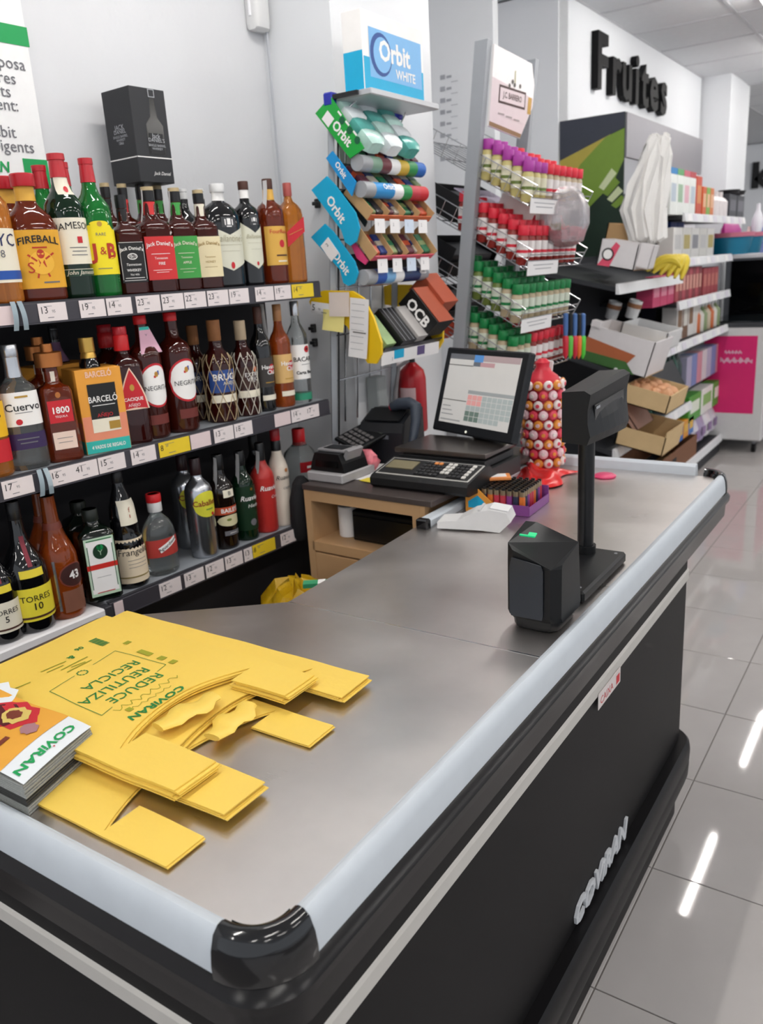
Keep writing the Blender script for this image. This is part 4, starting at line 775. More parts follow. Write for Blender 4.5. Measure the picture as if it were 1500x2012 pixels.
def blob(cx, cy_, rx, ry, mm, dz, n=18):
    v = [cz(cx, cy_, dz)]+[cz(cx+rx*math.cos(6.2832*i/n)*(1+.12*math.sin(i*2.3)), cy_+ry*math.sin(6.2832*i/n)*(1+.12*math.cos(i*3.1)), dz) for i in range(n)]; a.add(v, [(0, i+1, (i+1) % n+1) for i in range(n)], mm)
blob(.150, -.105, .055, .034, LR, .0020); blob(.165, -.100, .043, .026, mat('leaflet_maroon', '#5a2026', .5), .0024); blob(.145, -.105, .030, .022, mat('leaflet_cake', '#d9c06a', .5), .0028); blob(.15, -.105, .017, .012, mat('leaflet_choc', '#7a3a2c', .5), .0032); blob(.085, -.085, .018, .014, mat('leaflet_nut', '#a87a80', .5), .0028)
a.text('COViRAN', .024, GREENP, warp=lambda x, y, z: cz(.024-y*.9, -.066+x, .0020), bold=.03, sx=1.15)
blob(.013, -.075, .0016, .0016, LR, .0024); pass
for k, (x0_, y0_) in enumerate(((.105, -.035), (.125, -.03))): a.grid(lambda p, q: cz(x0_-.006+.012*p, y0_-.022+.03*q, .0022), 2, 4, mat('leaflet_choc', '#7a3a2c', .5))
blob(.23, -.11, .05, .05, LW, .0019)
a.build('print', mg)

# ------------------------------------------------------------------ presentation scanner
sc = thing('barcode_scanner', 'black upright barcode scanner with a green light on the steel counter', 'scanner', T(-.592, 1.402, ZT+.001))
sc.scale = (1.17, 1.12, 1.12)
SD_ = mat('scanner_grey', '#34373d', .38); SB = mat('scanner_black', '#101113', .42, spec=.35); SG = mat('scanner_window', '#2d3137', .3, spec=.4)
W_, D_ = .094, .118
a = MB(); a.loft([ring(z, W_/2*k, D_/2*k, 5) for z, k in ((0, .80), (.004, .86), (.014, .88), (.02, .90))], SB); a.build('foot', sc)
yf, yb = -D_/2, D_/2
a = MB()
def sring(z, yf_, yb_, c): return [(-W_/2+c, yf_, z), (W_/2-c, yf_, z), (W_/2, yf_+c, z), (W_/2, yb_-c, z), (W_/2-c, yb_, z), (-W_/2+c, yb_, z), (-W_/2, yb_-c, z), (-W_/2, yf_+c, z)]
hf = lambda y, z: .020+(z)*(.115+.40*(y-yf)) if False else z
rings = [sring(.020, yf+.006, yb-.006, .014), sring(.030, yf, yb, .014), sring(.118, yf+.002, yb-.01, .014)]
top = [(x, y, .142+.030*min(1, max(0, (y-yf)/.06))-.012*max(0, (y-.02)/.04)-(.026 if x > .03 else 0)*max(0, 1)) for x, y, z in sring(0, yf+.004, yb-.012, .014)]
rings.append(top); a.loft(rings, SB, smooth=False); a.build('housing', sc)
a = MB(); F = frame((-.004, yf-.0008, .075), (1, 0, 0), (0, 0, 1)); a.prism([(-.030, -.048), (.024, -.048), (.026, -.04), (.026, .04), (.022, .050), (-.028, .058), (-.032, .04), (-.032, -.04)], .0022, SG, F); a.build('window', sc)
a = MB(); a.box((.026, .0025, .003), mat('green_led', '#18b070', .3, emit=.6), M=frame((-.018, -.028, .1615), (1, .0, 0), (0, 1, .45)) @ T(0, 0, .002)); a.box((.014, .010, .002), mat('green_led', '#18b070', .3, emit=.6), M=frame((-.012, -.022, .164), (1, 0, 0), (0, 1, .5)), bev=.0006); a.build('status_light', sc)

# ------------------------------------------------------------------ customer display on a pole
pd = thing('pole_display', 'black customer price display on a pole standing on the steel counter', 'display', T(-.603, 1.645, ZT+.001))
a = MB(); a.box((.105, .275, .026), SB, (0, 0, .013), bev=.005); a.build('base_plate', pd)
a = MB()
for x, y in ((.035, .115), (.035, -.115), (-.035, -.115)): a.cyl(.004, .0016, GREY_PL, (x, y, .0255), 10)
a.build('screw', pd)
a = MB(); px_, py_ = -.032, .10; a.cyl(.024, .02, SB, (px_, py_, .024)); a.cyl(.0185, .33, mat('pole_black', '#101114', .3), (px_, py_, .03), 20); a.build('pole', pd)
a = MB(); HC = (-.005, .085, .0)
prof = [(-.053, .304), (.003, .300), (.010, .318), (.004, .345), (.004, .375), (.010, .408), (-.004, .416), (-.053, .412)]
a.loft([[(x+.010*q*(1 if x > -.02 else 0)+.012*math.sin(math.pi*q)*(1 if x > -.02 and z < .35 else 0), .005+.23*q, z+.016*q-(.020*q*q if z < .33 else 0)) for x, z in prof] for q in [i/8 for i in range(9)]], SB, smooth=False); a.build('display_head', pd)
a = MB(); F = frame((.011, .12, .370), (.04, 1, .06), (.0, 0, 1)); a.box((.17, .034, .004), mat('display_glass', '#0b0c10', .08, coat=.5), M=F, bev=.001); a.quad(.022, .006, GREY_PL, F @ T(-.07, .010, .003)); a.build('screen', pd)

# ------------------------------------------------------------------ lighter tray on the counter
lt = thing('lighter_box', 'open display box packed with lighters on the steel counter', 'box', frame((-1.07, 2.015, ZT+.001), (1, .05, 0), (-.05, 1, 0)))
LX, LY, LH = .19, .16, .060
a = MB(); LB = mat('lighter_box_violet', '#7d3f86', .5); LBO = mat('lighter_box_orange', '#e0983a', .5)
a.box((LX, LY, .004), LB, (LX/2-.02, LY/2, .002)); a.box((LX, .003, .03), LB, (LX/2-.02, .0, .015)); a.box((.003, LY, .025), LB, (LX-.02, LY/2, .0125)); a.box((LX, .003, .05), LB, (LX/2-.02, LY, .025))
a.prism([(0, 0), (.06, 0), (.085, .03), (.02, .085), (0, .085)], .003, LBO, frame((-.021, -.002, 0), (1, 0, 0), (0, 0, 1))); a.add([(.0, .012, 0), (.05, .012, 0), (.05, .032, 0), (.03, .05, 0), (.0, .03, 0)], [(0, 1, 2, 3, 4)], CYANP, frame((-.012, -.0056, 0), (1, 0, 0), (0, 0, 1))); a.build('tray', lt)
lm_ = [mat('lighter_'+c[1:], c, .3) for c in ('#c23a4a', '#d9722c', '#8a3a86', '#c0364a', '#2a2e48')]
li0 = []
for q in range(5):
    a = MB(); a.loft([ring(z, .0085, .0055, 3, 10) for z in (.004, .052)], lm_[q]); a.loft([ring(z, .0080, .0052, 3, 10) for z in (.052, .066)], mat('lighter_metal', '#9a8a70', .3, .8)); a.box((.010, .007, .006), BLKC, (.002, 0, .069)); li0.append(a)
first = {}
for i in range(9):
    for j in range(9):
        q = (i*2+j*3) % 5
        if q not in first: o = first[q] = li0[q].build('cigarette_lighter')
        else: o = first[q].copy(); COL.objects.link(o)
        o.matrix_world = lt.matrix_world @ T(-.008+i*.0193, .012+j*.0165, .0)
        tag(o, '%s lighter standing upright in the packed display box' % ('crimson', 'orange', 'purple', 'red', 'navy')[q], 'lighter', 'lighters in the display box')
pk = thing('orange_pack', 'small orange and white pack lying on top of the lighters', 'pack', lt.matrix_world @ T(.03, .10, .0735) @ RZ(.5))
a = MB(); a.box((.085, .05, .010), mat('pack_orange', '#e08a4a', .5), (0, 0, .005), bev=.002); a.box((.06, .034, .001), PAPER, (0, 0, .0105)); a.build('pack', pk)
# card terminal arm / white terminal
te = thing('card_terminal', 'white card terminal tilted on its stand beside the lighter box', 'card terminal', frame((-.975, 1.885, ZT+.001), (.97, .24, 0), (-.24, .97, 0)))
a = MB(); a.loft([[(x, y, z) for x, z in ((-.115, .004), (.0, .004), (.055, .0), (.085, .03), (.075, .055), (.03, .062), (-.02, .05), (-.06, .028), (-.115, .022))] for y in (-.037, -.033, .033, .037)], WHITE_PL, smooth=False); a.build('body', te)
a = MB(); a.box((.05, .055, .002), mat('terminal_label', '#e9e9ea', .4), M=frame((.053, 0, .0605), (1, 0, -.15), (0, 1, 0))); a.build('top_label', te)
a = MB(); a.box((.006, .066, .03), mat('terminal_slot', '#c9c9cb', .4), (.0, 0, .045)); a.build('printer_lid', te)
# red carrier bag and lollipop stand at the far end of the counter
rb = thing('red_bag', 'glossy red bag lying at the far end of the steel counter', 'bag', T(-1.045, 2.44, ZT+.001))
RED = mat('red_film', '#d41f1f', .25, bump=(14, .5, .006))
a = MB(); r5 = random.Random(5)
a.grid(lambda p, q: (-.085+.17*p+.02*math.sin(q*7), -.13+.22*q+.02*math.sin(p*9), .004+.05*math.sin(math.pi*p)**.7*math.sin(math.pi*q)**.7*(.6+.4*math.sin(p*11+q*5)*math.cos(q*9))), 20, 16, RED); a.build('film', rb)
rd = tag(MB().lathe([(0, .035), (.004, .036), (.008, .03)], mat('pink_lid', '#d03a6a', .4)).build('pink_lid', None, T(-.855, 2.52, ZT+.001)), 'small round pink lid lying on the steel beside the pole', 'lid')
# ================================================================== TILL CABINET AND EQUIPMENT
ZC = .972; C0 = Vector((-1.616, 1.914, 0))
CM = Matrix.Translation(C0) @ RZ(TH)           # local x right, y back
def cpt(x, y, z=ZC): return CM @ Vector((x, y, z))
WOOD = mat('beech_laminate', '#c9a277', .5, noise=(7, .08)); WTOP = mat('dark_worktop', '#4a4240', .35)
cb = thing('till_cabinet', 'beech till cabinet with a dark top and an open compartment', 'cabinet', CM)
a = MB(); a.box((.485, .72, .018), WTOP, (.2425, .355, ZC-.009), bev=.002); a.build('worktop', cb)
a = MB(); WB, DB = .44, .62
a.box((.026, DB, ZC-.018), WOOD, (.015, DB/2, (ZC-.018)/2)); a.box((.026, DB, ZC-.018), WOOD, (WB-.013, DB/2, (ZC-.018)/2)); a.box((WB, .02, ZC-.02), WOOD, (WB/2, DB-.01, (ZC-.02)/2)); a.build('carcass', cb)
a = MB(); a.box((.455, .02, .034), WOOD, (.23, .011, ZC-.036)); a.build('top_rail', cb)
a = MB(); a.box((WB-.052, DB-.03, .022), WOOD, (WB/2, DB/2-.01, .775)); a.box((WB-.04, .02, .03), WOOD, (WB/2, .010, .770)); a.build('shelf', cb)
a = MB(); a.box((WB-.056, .018, .70), WOOD, (WB/2, .010, .398), bev=.002); a.build('door', cb)
cd = thing('cash_drawer', 'black cash drawer inside the cabinet compartment', 'cash drawer', CM @ T(.275, .25, .787))
a = MB(); a.box((.27, .38, .098), BLACK_PL, (0, 0, .050), bev=.004); a.build('case', cd); a = MB(); a.box((.255, .006, .075), mat('drawer_front', '#0f0f11', .3), (0, -.192, .048), bev=.002); a.build('drawer_front', cd); a = MB(); a.cyl(.009, .006, CHROME, M=frame((.09, -.195, .03), (1, 0, 0), (0, 0, 1)) @ T(0, 0, -.0)); a.build('lock', cd)
pr = thing('paper_roll', 'white paper roll standing in the cabinet compartment', 'roll', CM @ T(.095, .10, .787)); a = MB(); a.lathe([(0, .031), (.002, .033), (.098, .033), (.1, .031), (.1, .008), (.09, .008)], PAPER); a.build('roll', pr)
# black cloth pouch hanging at the left side of the cabinet
bp = thing('black_pouch', 'black cloth pouch hanging beside the till cabinet', 'pouch', CM @ T(-.035, .03, .985))
a = MB(); a.loft([ring(z, rx, ry, 2.6, 14) for z, rx, ry in ((0, .012, .012), (-.02, .022, .03), (-.07, .026, .05), (-.14, .026, .055), (-.19, .024, .05), (-.205, .018, .04))], mat('black_cloth', '#131215', .85, bump=(60, .4, .003))); a.build('cloth', bp)
# waste bag of yellow film between shelf and cabinet
wb = thing('waste_bag', 'crumpled full yellow bag on the floor between the shelf and the cabinet', 'bag', T(-1.46, 1.66, 0))
YF = mat('crumpled_yellow_film', '#c9a012', .3, bump=(22, .9, .012), trans=.15); a = MB(); rr = random.Random(11)
a.loft([[(r*math.cos(6.2832*j/22)*(1+.22*math.sin(j*2.7+i*1.3)), r*1.05*math.sin(6.2832*j/22)*(1+.2*math.cos(j*1.9+i*2.1)), z+.02*math.sin(j*1.7+i)) for j in range(22)] for i, (z, r) in enumerate(((.022, .08), (.1, .13), (.3, .14), (.5, .14), (.62, .12), (.70, .10), (.745, .06), (.76, .02)))], YF); a.build('film', wb)
lp = thing('striped_packet', 'purple and green striped packet on top of the yellow waste bag', 'packet', T(-1.315, 1.60, .80) @ RZ(.6)); a = MB(); a.box((.10, .03, .012), mat('packet_green', '#3fa070', .4)); a.box((.03, .031, .013), mat('packet_purple', '#4a3a7a', .4), (.04, 0, 0)); a.box((.02, .031, .013), WHITE, (0, 0, 0)); a.build('packet', lp)

# coin tray / note dispenser at the left
td = thing('banknote_tester', 'black and grey banknote tester on the left of the cabinet top', 'note tester', frame(at_z(600, 945, ZC+.001), SN, SD) )
a = MB(); a.box((.145, .17, .030), mat('tester_grey', '#a9a7a8', .4), (.072, .095, .015), bev=.004); a.build('base', td)
a = MB(); a.loft([[(x, y, z) for x, z in ((.0, .030), (.140, .030), (.132, .058), (.118, .088), (.022, .088), (.008, .058))] for y in (.03, .04, .135, .15)], BLACK_PL, smooth=False); a.build('housing', td)
a = MB(); a.box((.108, .075, .008), mat('tester_top', '#8b898b', .35), (.07, .09, .092), bev=.002); a.box((.075, .05, .002), BLACK_PL, (.07, .09, .097)); a.box((.012, .075, .045), mat('tester_top', '#8b898b', .35), M=T(.128, .09, .078) @ RY(.45)); a.build('top_frame', td)
a = MB(); a.box((.09, .004, .02), mat('slot_black', '#050506', .2), M=T(.07, .029, .055) @ RX(-.2)); a.build('slot', td)
# calculator propped behind it
cal = thing('calculator', 'black desk calculator propped up behind the banknote tester', 'calculator', frame((-1.655, 2.17, 1.066), (.93, -.30, -.22), (.33, .90, .28)))
a = MB(); a.box((.125, .155, .012), BLACK_PL, (.06, .06, 0), bev=.003); a.build('case', cal)
k0 = None
for i in range(5):
    for j in range(4):
        if not k0: q = MB(); q.box((.015, .013, .004), mat('calc_key', '#5d5a5a', .4), bev=.001); k0 = q.build('key', cal); o = k0
        else: o = k0.copy(); COL.objects.link(o); o.parent = cal
        o.location = (.018+i*.021, .0+j*.021, .008)
a = MB(); a.box((.10, .028, .002), mat('calc_lcd', '#3b3f3c', .2), (.06, .112, .0068)); a.build('display', cal)
a = MB(); a.box((.012, .012, .09), BLACK_PL, M=T(.06, .12, -.045)); a.build('prop', cal)
# loose papers, sweets
for k, (px, py, w_, h_, r_, m_, lb) in enumerate(((690, 940, .12, .09, .3, PAPER, 'loose white receipt lying beside the banknote tester'), (715, 948, .05, .04, -.2, mat('yellow_note', '#e0cc40', .6), 'small yellow label on the front edge of the cabinet top'), (752, 925, .10, .14, .5, PAPER, 'white sheet of paper tucked behind the weighing keyboard'))):
    p = at_z(px, py, ZC+.001+.001*k); o = MB(); o.box((w_, h_, .0008), m_); tag(o.build('paper_slip', None, Matrix.Translation(p+Vector((0, .03, .0006))) @ RZ(r_)), lb, 'paper')
sw = thing('sweet_wrapper', 'crumpled pink and white sweet wrapper beside the calculator', 'wrapper', Matrix.Translation(at_y(722, 905, 2.115)))
a = MB(); a.loft([[(r*math.cos(6.28*j/10)*(1+.35*math.sin(j*2.1+z*90)), r*.7*math.sin(6.28*j/10), z) for j in range(10)] for z, r in ((-.045, .02), (-.02, .035), (.0, .04), (.02, .03), (.035, .022))], mat('pink_wrapper', '#e07a86', .35, noise=(40, .6))); a.build('foil', sw)

# receipt printer with hand scanner on it
rp = thing('receipt_printer', 'black receipt printer on the cabinet beside the monitor', 'printer', frame(at_y(712, 895, 2.22)*1+Vector((0, 0, 0)), (1, .12, 0), (-.12, 1, 0)))
hb = at_y(712, 895, 2.22).z-ZC-.001
a = MB(); a.loft([[(x, y, z-hb) for y, z in ((0, 0), (.0, .105), (.015, .135), (.10, .168), (.175, .165), (.18, 0))] for x in (-.005, .0, .150, .155)], mat('printer_black', '#16181d', .4), smooth=False); a.build('case', rp)
a = MB(); a.box((.13, .085, .004), BLACK_PL, M=frame((.075, .055, .158-hb), (1, 0, 0), (0, .93, .36)), bev=.001); a.build('lid', rp)
a = MB(); a.box((.09, .003, .012), mat('printer_logo', '#5a5d63', .4), (.06, -.001, .09-hb)); a.build('badge', rp)
pc = MB(); pc.grid(lambda p, q: (-.01-.02*math.sin(q*1.5), .10+.05*p, .10-hb+.05*q-.03*(1-q)), 3, 6, PAPER); pc.build('paper_curl', rp)
hs = thing('hand_scanner', 'grey-blue handheld scanner resting on the receipt printer', 'scanner', rp.matrix_world @ T(.135, .07, .168-hb))
a = MB(); a.tube([(-.05, .01, .012), (-.02, .005, .022), (.02, 0, .026), (.045, -.005, .018), (.05, -.02, -.03), (.045, -.045, -.10)], [.016, .02, .021, .02, .017, .014], mat('scanner_blue_grey', '#39404c', .4), n=10); a.build('body', hs)
a = MB(); a.tube([(-.054, .012, .012), (-.045, .010, .013)], .0145, mat('scan_red', '#c8344a', .3), n=10); a.build('nose', hs)
# weighing scale keyboard + plate
wk = thing('weighing_scale', 'black counter scale with a keypad, small screen and steel weighing plate', 'scale', Matrix.Translation((-1.385, 1.955, ZC+.001)) @ RZ(-.02))
SK = mat('scale_black', '#17181a', .4)
a = MB(); a.loft([[(x, y, z) for y, z in ((.012, 0), (0, .010), (0, .030), (.010, .038), (.135, .066), (.155, .05), (.34, .05), (.34, 0))] for x in (.0, .006, .327, .333)], SK, smooth=False); a.build('housing', wk)
FK = frame((.1665, .072, .0525), (1, 0, 0), (0, .976, .219))
a = MB(); a.box((.318, .108, .0025), mat('keypad_silver', '#b5b3ae', .4), M=FK, bev=.001); a.box((.308, .098, .001), mat('keypad_black', '#1d1d1f', .4), M=FK @ T(0, 0, .0014)); a.build('keypad_frame', wk)
a = MB(); a.box((.095, .05, .003), mat('scale_lcd', '#80785e', .25), M=FK @ T(-.098, .008, .003)); a.build('screen', wk)
kg = None; KM = [mat('key_black', '#2a2a2c', .4), mat('key_white', '#d5d2cc', .4), mat('key_orange', '#d98a4a', .4)]; kp = {}
for i in range(11):
    for j in range(5):
        if 5 <= i <= 6 and j < 1: continue
        q = 1 if (i in (5, 6) or i == 10) else 0
        if i in (2, 3) and j == 4: q = 2
        if q not in kp: mm = MB(); mm.box((.0125, .0125, .005), KM[q], bev=.0015); o = kp[q] = mm.build('key', wk)
        else: o = kp[q].copy(); COL.objects.link(o); o.parent = wk
        o.matrix_local = FK @ T(-.024+i*.0160, -.036+j*.0175, .004)
a = MB(); a.box((.30, .19, .018), SK, (.165, .235, .062)); a.build('plate_support', wk)
a = MB(); a.loft([[(x*k, y*k, z) for x, y in ((-.16, -.105), (.16, -.105), (.16, .105), (-.16, .105))] for z, k in ((0, .985), (.004, 1), (.014, 1), (.016, .99))], mat('scale_steel', '#6d6663', .3, .9), M=T(.15, .26, .074), smooth=False); a.build('weighing_plate', wk)
# touch monitor
mm_ = at_y(946, 774, 2.33); RM = RZ(math.radians(-22)) @ RX(math.radians(-17))
mo = thing('touch_monitor', 'black till monitor with a lit sales screen', 'monitor', Matrix.Translation(mm_) @ RM)
MW, MH = .392, .278
a = MB(); a.box((MW, .028, MH), DARK_PL, bev=.005); a.box((MW*.7, .04, MH*.7), DARK_PL, (0, .03, 0), bev=.01); a.build('bezel', mo)
F = frame((0, -.0148, .006), (1, 0, 0), (0, 0, 1)); SWd, SH = .335, .226
def em(h, s=.42): return mat('screen_'+h[1:], h, .3, emit=s)
a = MB(); a.quad(SWd, SH, em('#b9b7b4'), F); a.build('screen', mo)
a = MB(); sc_ = lambda u, v, w_, h_, c, z=.0003: a.quad(w_*SWd, h_*SH, em(c), F @ T((u+w_/2-.5)*SWd, (.5-v-h_/2)*SH, z))
sc_(0, 0, .36, .075, '#5f6166'); sc_(.36, 0, .13, .10, '#4f80b8'); sc_(.49, 0, .5, .085, '#9c8a8c'); sc_(.36, .10, .10, .06, '#5a5f68'); sc_(.46, .10, .2, .06, '#a88488'); sc_(0, .155, .36, .012, '#4c4a48'); sc_(0, .66, .36, .012, '#4c4a48'); sc_(.36, .50, .64, .05, '#8b8f90')
for i in range(9):
    for j in range(5):
        c = '#c98f8c' if (i < 3 and j < 2) else ('#5f7068' if (i < 3 and j > 2) else '#98a09f')
        if j == 4 and i > 6: continue
        sc_(.37+i*.07, .565+j*.076, .063, .068, c, .0005)
for k in range(3): sc_(.02, .75+k*.06, .12+.03*k, .012, '#77777a')
sc_(.02, .945, .3, .02, '#8a8a8a'); a.build('screen_graphics', mo)
a = MB(); a.cyl(.004, .002, mat('power_dot', '#e8e8d8', .3, emit=.6), M=frame((-.02, -.0145, -MH/2+.012), (1, 0, 0), (0, 0, 1))); a.build('power_led', mo)
a = MB(); a.box((.10, .05, .12), DARK_PL, (0, .06, -.13), bev=.01); a.box((.18, .16, .012), DARK_PL, (0, .06, -.195)); a.build('stand', mo)
# lollipop display at the far left of the counter
ld = thing('lollipop_stand', 'red drum display stuck full of lollipops beyond the monitor', 'display', T(-1.085, 2.56, ZT+.001))
a = MB(); a.lathe([(0, .055), (.01, .058), (.30, .058), (.315, .05), (.33, .03), (.345, .022), (.36, .024), (.372, .012)], mat('drum_red', '#c8283a', .4), 20); a.build('drum', ld)
LP = [mat('lolly_'+c[1:], c, .3) for c in ('#e8dcd8', '#d8455a', '#e0903a', '#e6c2c8')]; lf = {}
n = 0
for i in range(9):
    for j in range(11):
        an = -2.9+j*.50+(i % 2)*.25; q = (i+2*j) % 4
        if q not in lf:
            m = MB(); m.loft([ring(z, r, r, 2, 12) for z, r in ((-.004, .006), (0, .013), (.006, .0165), (.012, .014), (.016, .005))], LP[q]); m.loft([ring(z, r, r, 2, 10) for z, r in ((.0125, .008), (.0172, .006))], LP[(q+1) % 4]); o = lf[q] = m.build('lollipop')
        else: o = lf[q].copy(); COL.objects.link(o)
        o.matrix_world = ld.matrix_world @ T(.060*math.cos(an), .060*math.sin(an), .030+i*.0325) @ RZ(an) @ RY(math.pi/2)
        tag(o, '%s wrapped lollipop stuck in the red drum display' % ('white', 'red', 'orange', 'pale pink')[q], 'lollipop', 'lollipops in the drum display')
pcard = tag(MB().box((.05, .004, .06), PAPER, bev=.001).build('price_card', None, Matrix.Translation(at_y(1075, 724, 2.66)) @ RZ(-.3) @ RY(.15)), 'white price card behind the lollipop drum', 'card')
# fire extinguisher and the grey junction box on the pillar
fe = thing('fire_extinguisher', 'red fire extinguisher hanging on the pillar behind the till', 'extinguisher', T(-1.645, 2.64, 1.0))
a = MB(); a.lathe([(0, .048), (.006, .052), (.20, .052), (.23, .045), (.25, .025), (.26, .016)], mat('extinguisher_red', '#b01a24', .3), 20); a.build('cylinder', fe)
a = MB(); a.cyl(.014, .03, BLKC, (0, 0, .26)); a.box((.07, .014, .008), BLKC, (.02, -.01, .29)); a.tube([(.0, -.02, .27), (-.02, -.06, .25), (-.03, -.075, .15), (-.03, -.07, .05)], .008, mat('hose_grey', '#8a8688', .5), 8); a.build('valve_hose', fe)
a = MB(); a.grid(lambda p, q: (.0526*math.cos(-2.1+1.3*p), .0526*math.sin(-2.1+1.3*p), .06+.11*q), 8, 1, mat('extinguisher_label', '#d9b9bb', .5)); a.build('label', fe)
jb = tag(MB().box((.05, .06, .13), mat('junction_grey', '#8f9494', .4), bev=.004).build('junction_box', None, Matrix.Translation((-1.672, 2.44, 1.17))), 'grey metal junction box on the pillar beside the extinguisher', 'junction box')
# ================================================================== CHEWING GUM RACK
GY = 2.20; GL = .37
gr = thing('gum_rack', 'grey sloping gum and sweets rack with orbit side boards beside the pillar', 'display rack')
a = MB(); p_t, p_b = Vector((-1.612, GY, 2.10)), Vector((-1.70, GY, ZC+.03))
for yy in (0, GL): a = MB(); d = (p_t-p_b); a.tube([p_b+Vector((0, yy, 0)), p_t+Vector((0, yy, 0))], .013, GREY_METAL, n=4); a.build('post', gr)
for yy in (0, GL): a = MB(); a.box((.034, .034, .038), mat('blue_cap_plastic', '#1f2aa0', .4), tuple(p_t+Vector((0, yy, .0))), bev=.004); a.build('post_cap', gr)
a = MB(); a.tube([p_b+Vector((.018, 0, 0)), p_t+Vector((.018, 0, -.1))], .004, BLKC, n=4); a.build('slot_strip', gr)
a = MB()
for z in (1.25, 1.4, 1.55, 1.7, 1.85, 2.0): xx = p_b.x+(p_t.x-p_b.x)*(z-p_b.z)/(p_t.z-p_b.z); a.tube([(xx, GY, z), (xx, GY+GL, z)], .003, CHROME)
for k in range(6): a.tube([(p_b.x, GY+GL*k/5, 1.1), (p_t.x, GY+GL*k/5, 2.08)], .003, CHROME)
a.build('grid_back', gr)
BX = mat('gum_cyan', '#10a6d2', .4); BN = mat('gum_navy', '#15468f', .4)
def board(pts, m, name='side_board', y=GY-.026, th=.006, text=None, extra=None):
    P = [at_y(px, py, GY) for px, py in pts]; poly = [(p.x, p.z) for p in P]
    area = sum(poly[i][0]*poly[(i+1) % len(poly)][1]-poly[(i+1) % len(poly)][0]*poly[i][1] for i in range(len(poly)))
    if area < 0: poly = poly[::-1]
    mb = MB(); F = Matrix(((1, 0, 0, 0), (0, 0, -1, y+th), (0, 1, 0, 0), (0, 0, 0, 1)))
    mb.prism(poly, th, m, F)
    if text:
        tx, a_, b_, sz, tm = text; A, B = at_y(*a_, GY), at_y(*b_, GY); d = (B-A); ang = math.atan2(d.z, d.x); c = (A+B)/2
        Mt = F @ T(c.x, c.z, th+.0008) @ RZ(ang); mb.text(tx, sz, tm, Mt, bold=.025)
        if extra: mb.add([(.5*sz*math.cos(6.28*i/16)*1.1-extra*sz, .5*sz*math.sin(6.28*i/16)*1.1, -.0003) for i in range(16)], [tuple(range(16))], BN, Mt); mb.add([(.5*sz*math.cos(6.28*i/16)*.75-extra*sz, .5*sz*math.sin(6.28*i/16)*.75, -.0001) for i in range(16)], [tuple(range(16))], WHITE, Mt)
    return mb.build(name, gr)
board([(622, 374), (652, 347), (668, 364), (708, 418), (716, 448), (710, 474), (698, 483), (688, 476), (680, 452)], BX, text=('Orbit', (648, 378), (692, 446), .040, WHITE))
board([(621, 466), (648, 440), (664, 455), (706, 513), (713, 536), (706, 556), (694, 561), (684, 555), (678, 530)], BX, text=('Orbit', (668, 498), (692, 534), .036, WHITE))
board([(650, 312), (662, 298), (708, 358), (700, 386)], mat('gum_blue', '#1b8fd0', .4), text=('Orbit', (668, 318), (690, 352), .024, WHITE), y=GY-.024)
board([(676, 452), (686, 462), (722, 512), (716, 520), (700, 508)], mat('gum_pink', '#e0447a', .4), y=GY+.004)
board([(668, 376), (680, 372), (720, 436), (716, 446)], BLKC, y=GY+.002)
p = at_y(655, 490, GY-.01); mb = MB(); mb.box((.040, .002, .062), PAPER, M=T(p.x, GY-.028, p.z) @ RY(-math.radians(38))); mb.text('2', .016, INK, T(p.x-.008, GY-.0296, p.z+.014) @ RX(math.pi/2) @ RZ(math.radians(38))); mb.build('price_card', gr)
# sloping trays with cardboard channels and tube-shaped price fronts
LV = [((652, 262), (705, 320), 1), ((660, 320), (712, 372), 1), ((676, 380), (722, 432), 0), ((690, 455), (728, 512), 0), ((690, 500), (716, 545), 1)]
TC = [[mat('tube_grey', '#9c9ea2', .4), mat('tube_mint', '#7fa08a', .5), mat('tube_maroon', '#6a3038', .4), PAPER, mat('tube_gold', '#caa83a', .4), mat('tube_green', '#1f8a4a', .4), mat('tube_blue', '#1a63b8', .4)],
      [mat('tube_grey', '#9c9ea2', .4), mat('tube_sky', '#2a8fd0', .4), mat('tube_sky', '#2a8fd0', .4), PAPER, mat('tube_green', '#1f8a4a', .4), mat('tube_red', '#c03040', .4), REDP], None, None,
      [mat('tube_grey', '#9c9ea2', .4), BLUEP, mat('tube_sky2', '#7ab0dc', .4), PAPER, mat('tube_navy', '#16305e', .4), mat('tube_navy', '#16305e', .4), GREY_PL]]
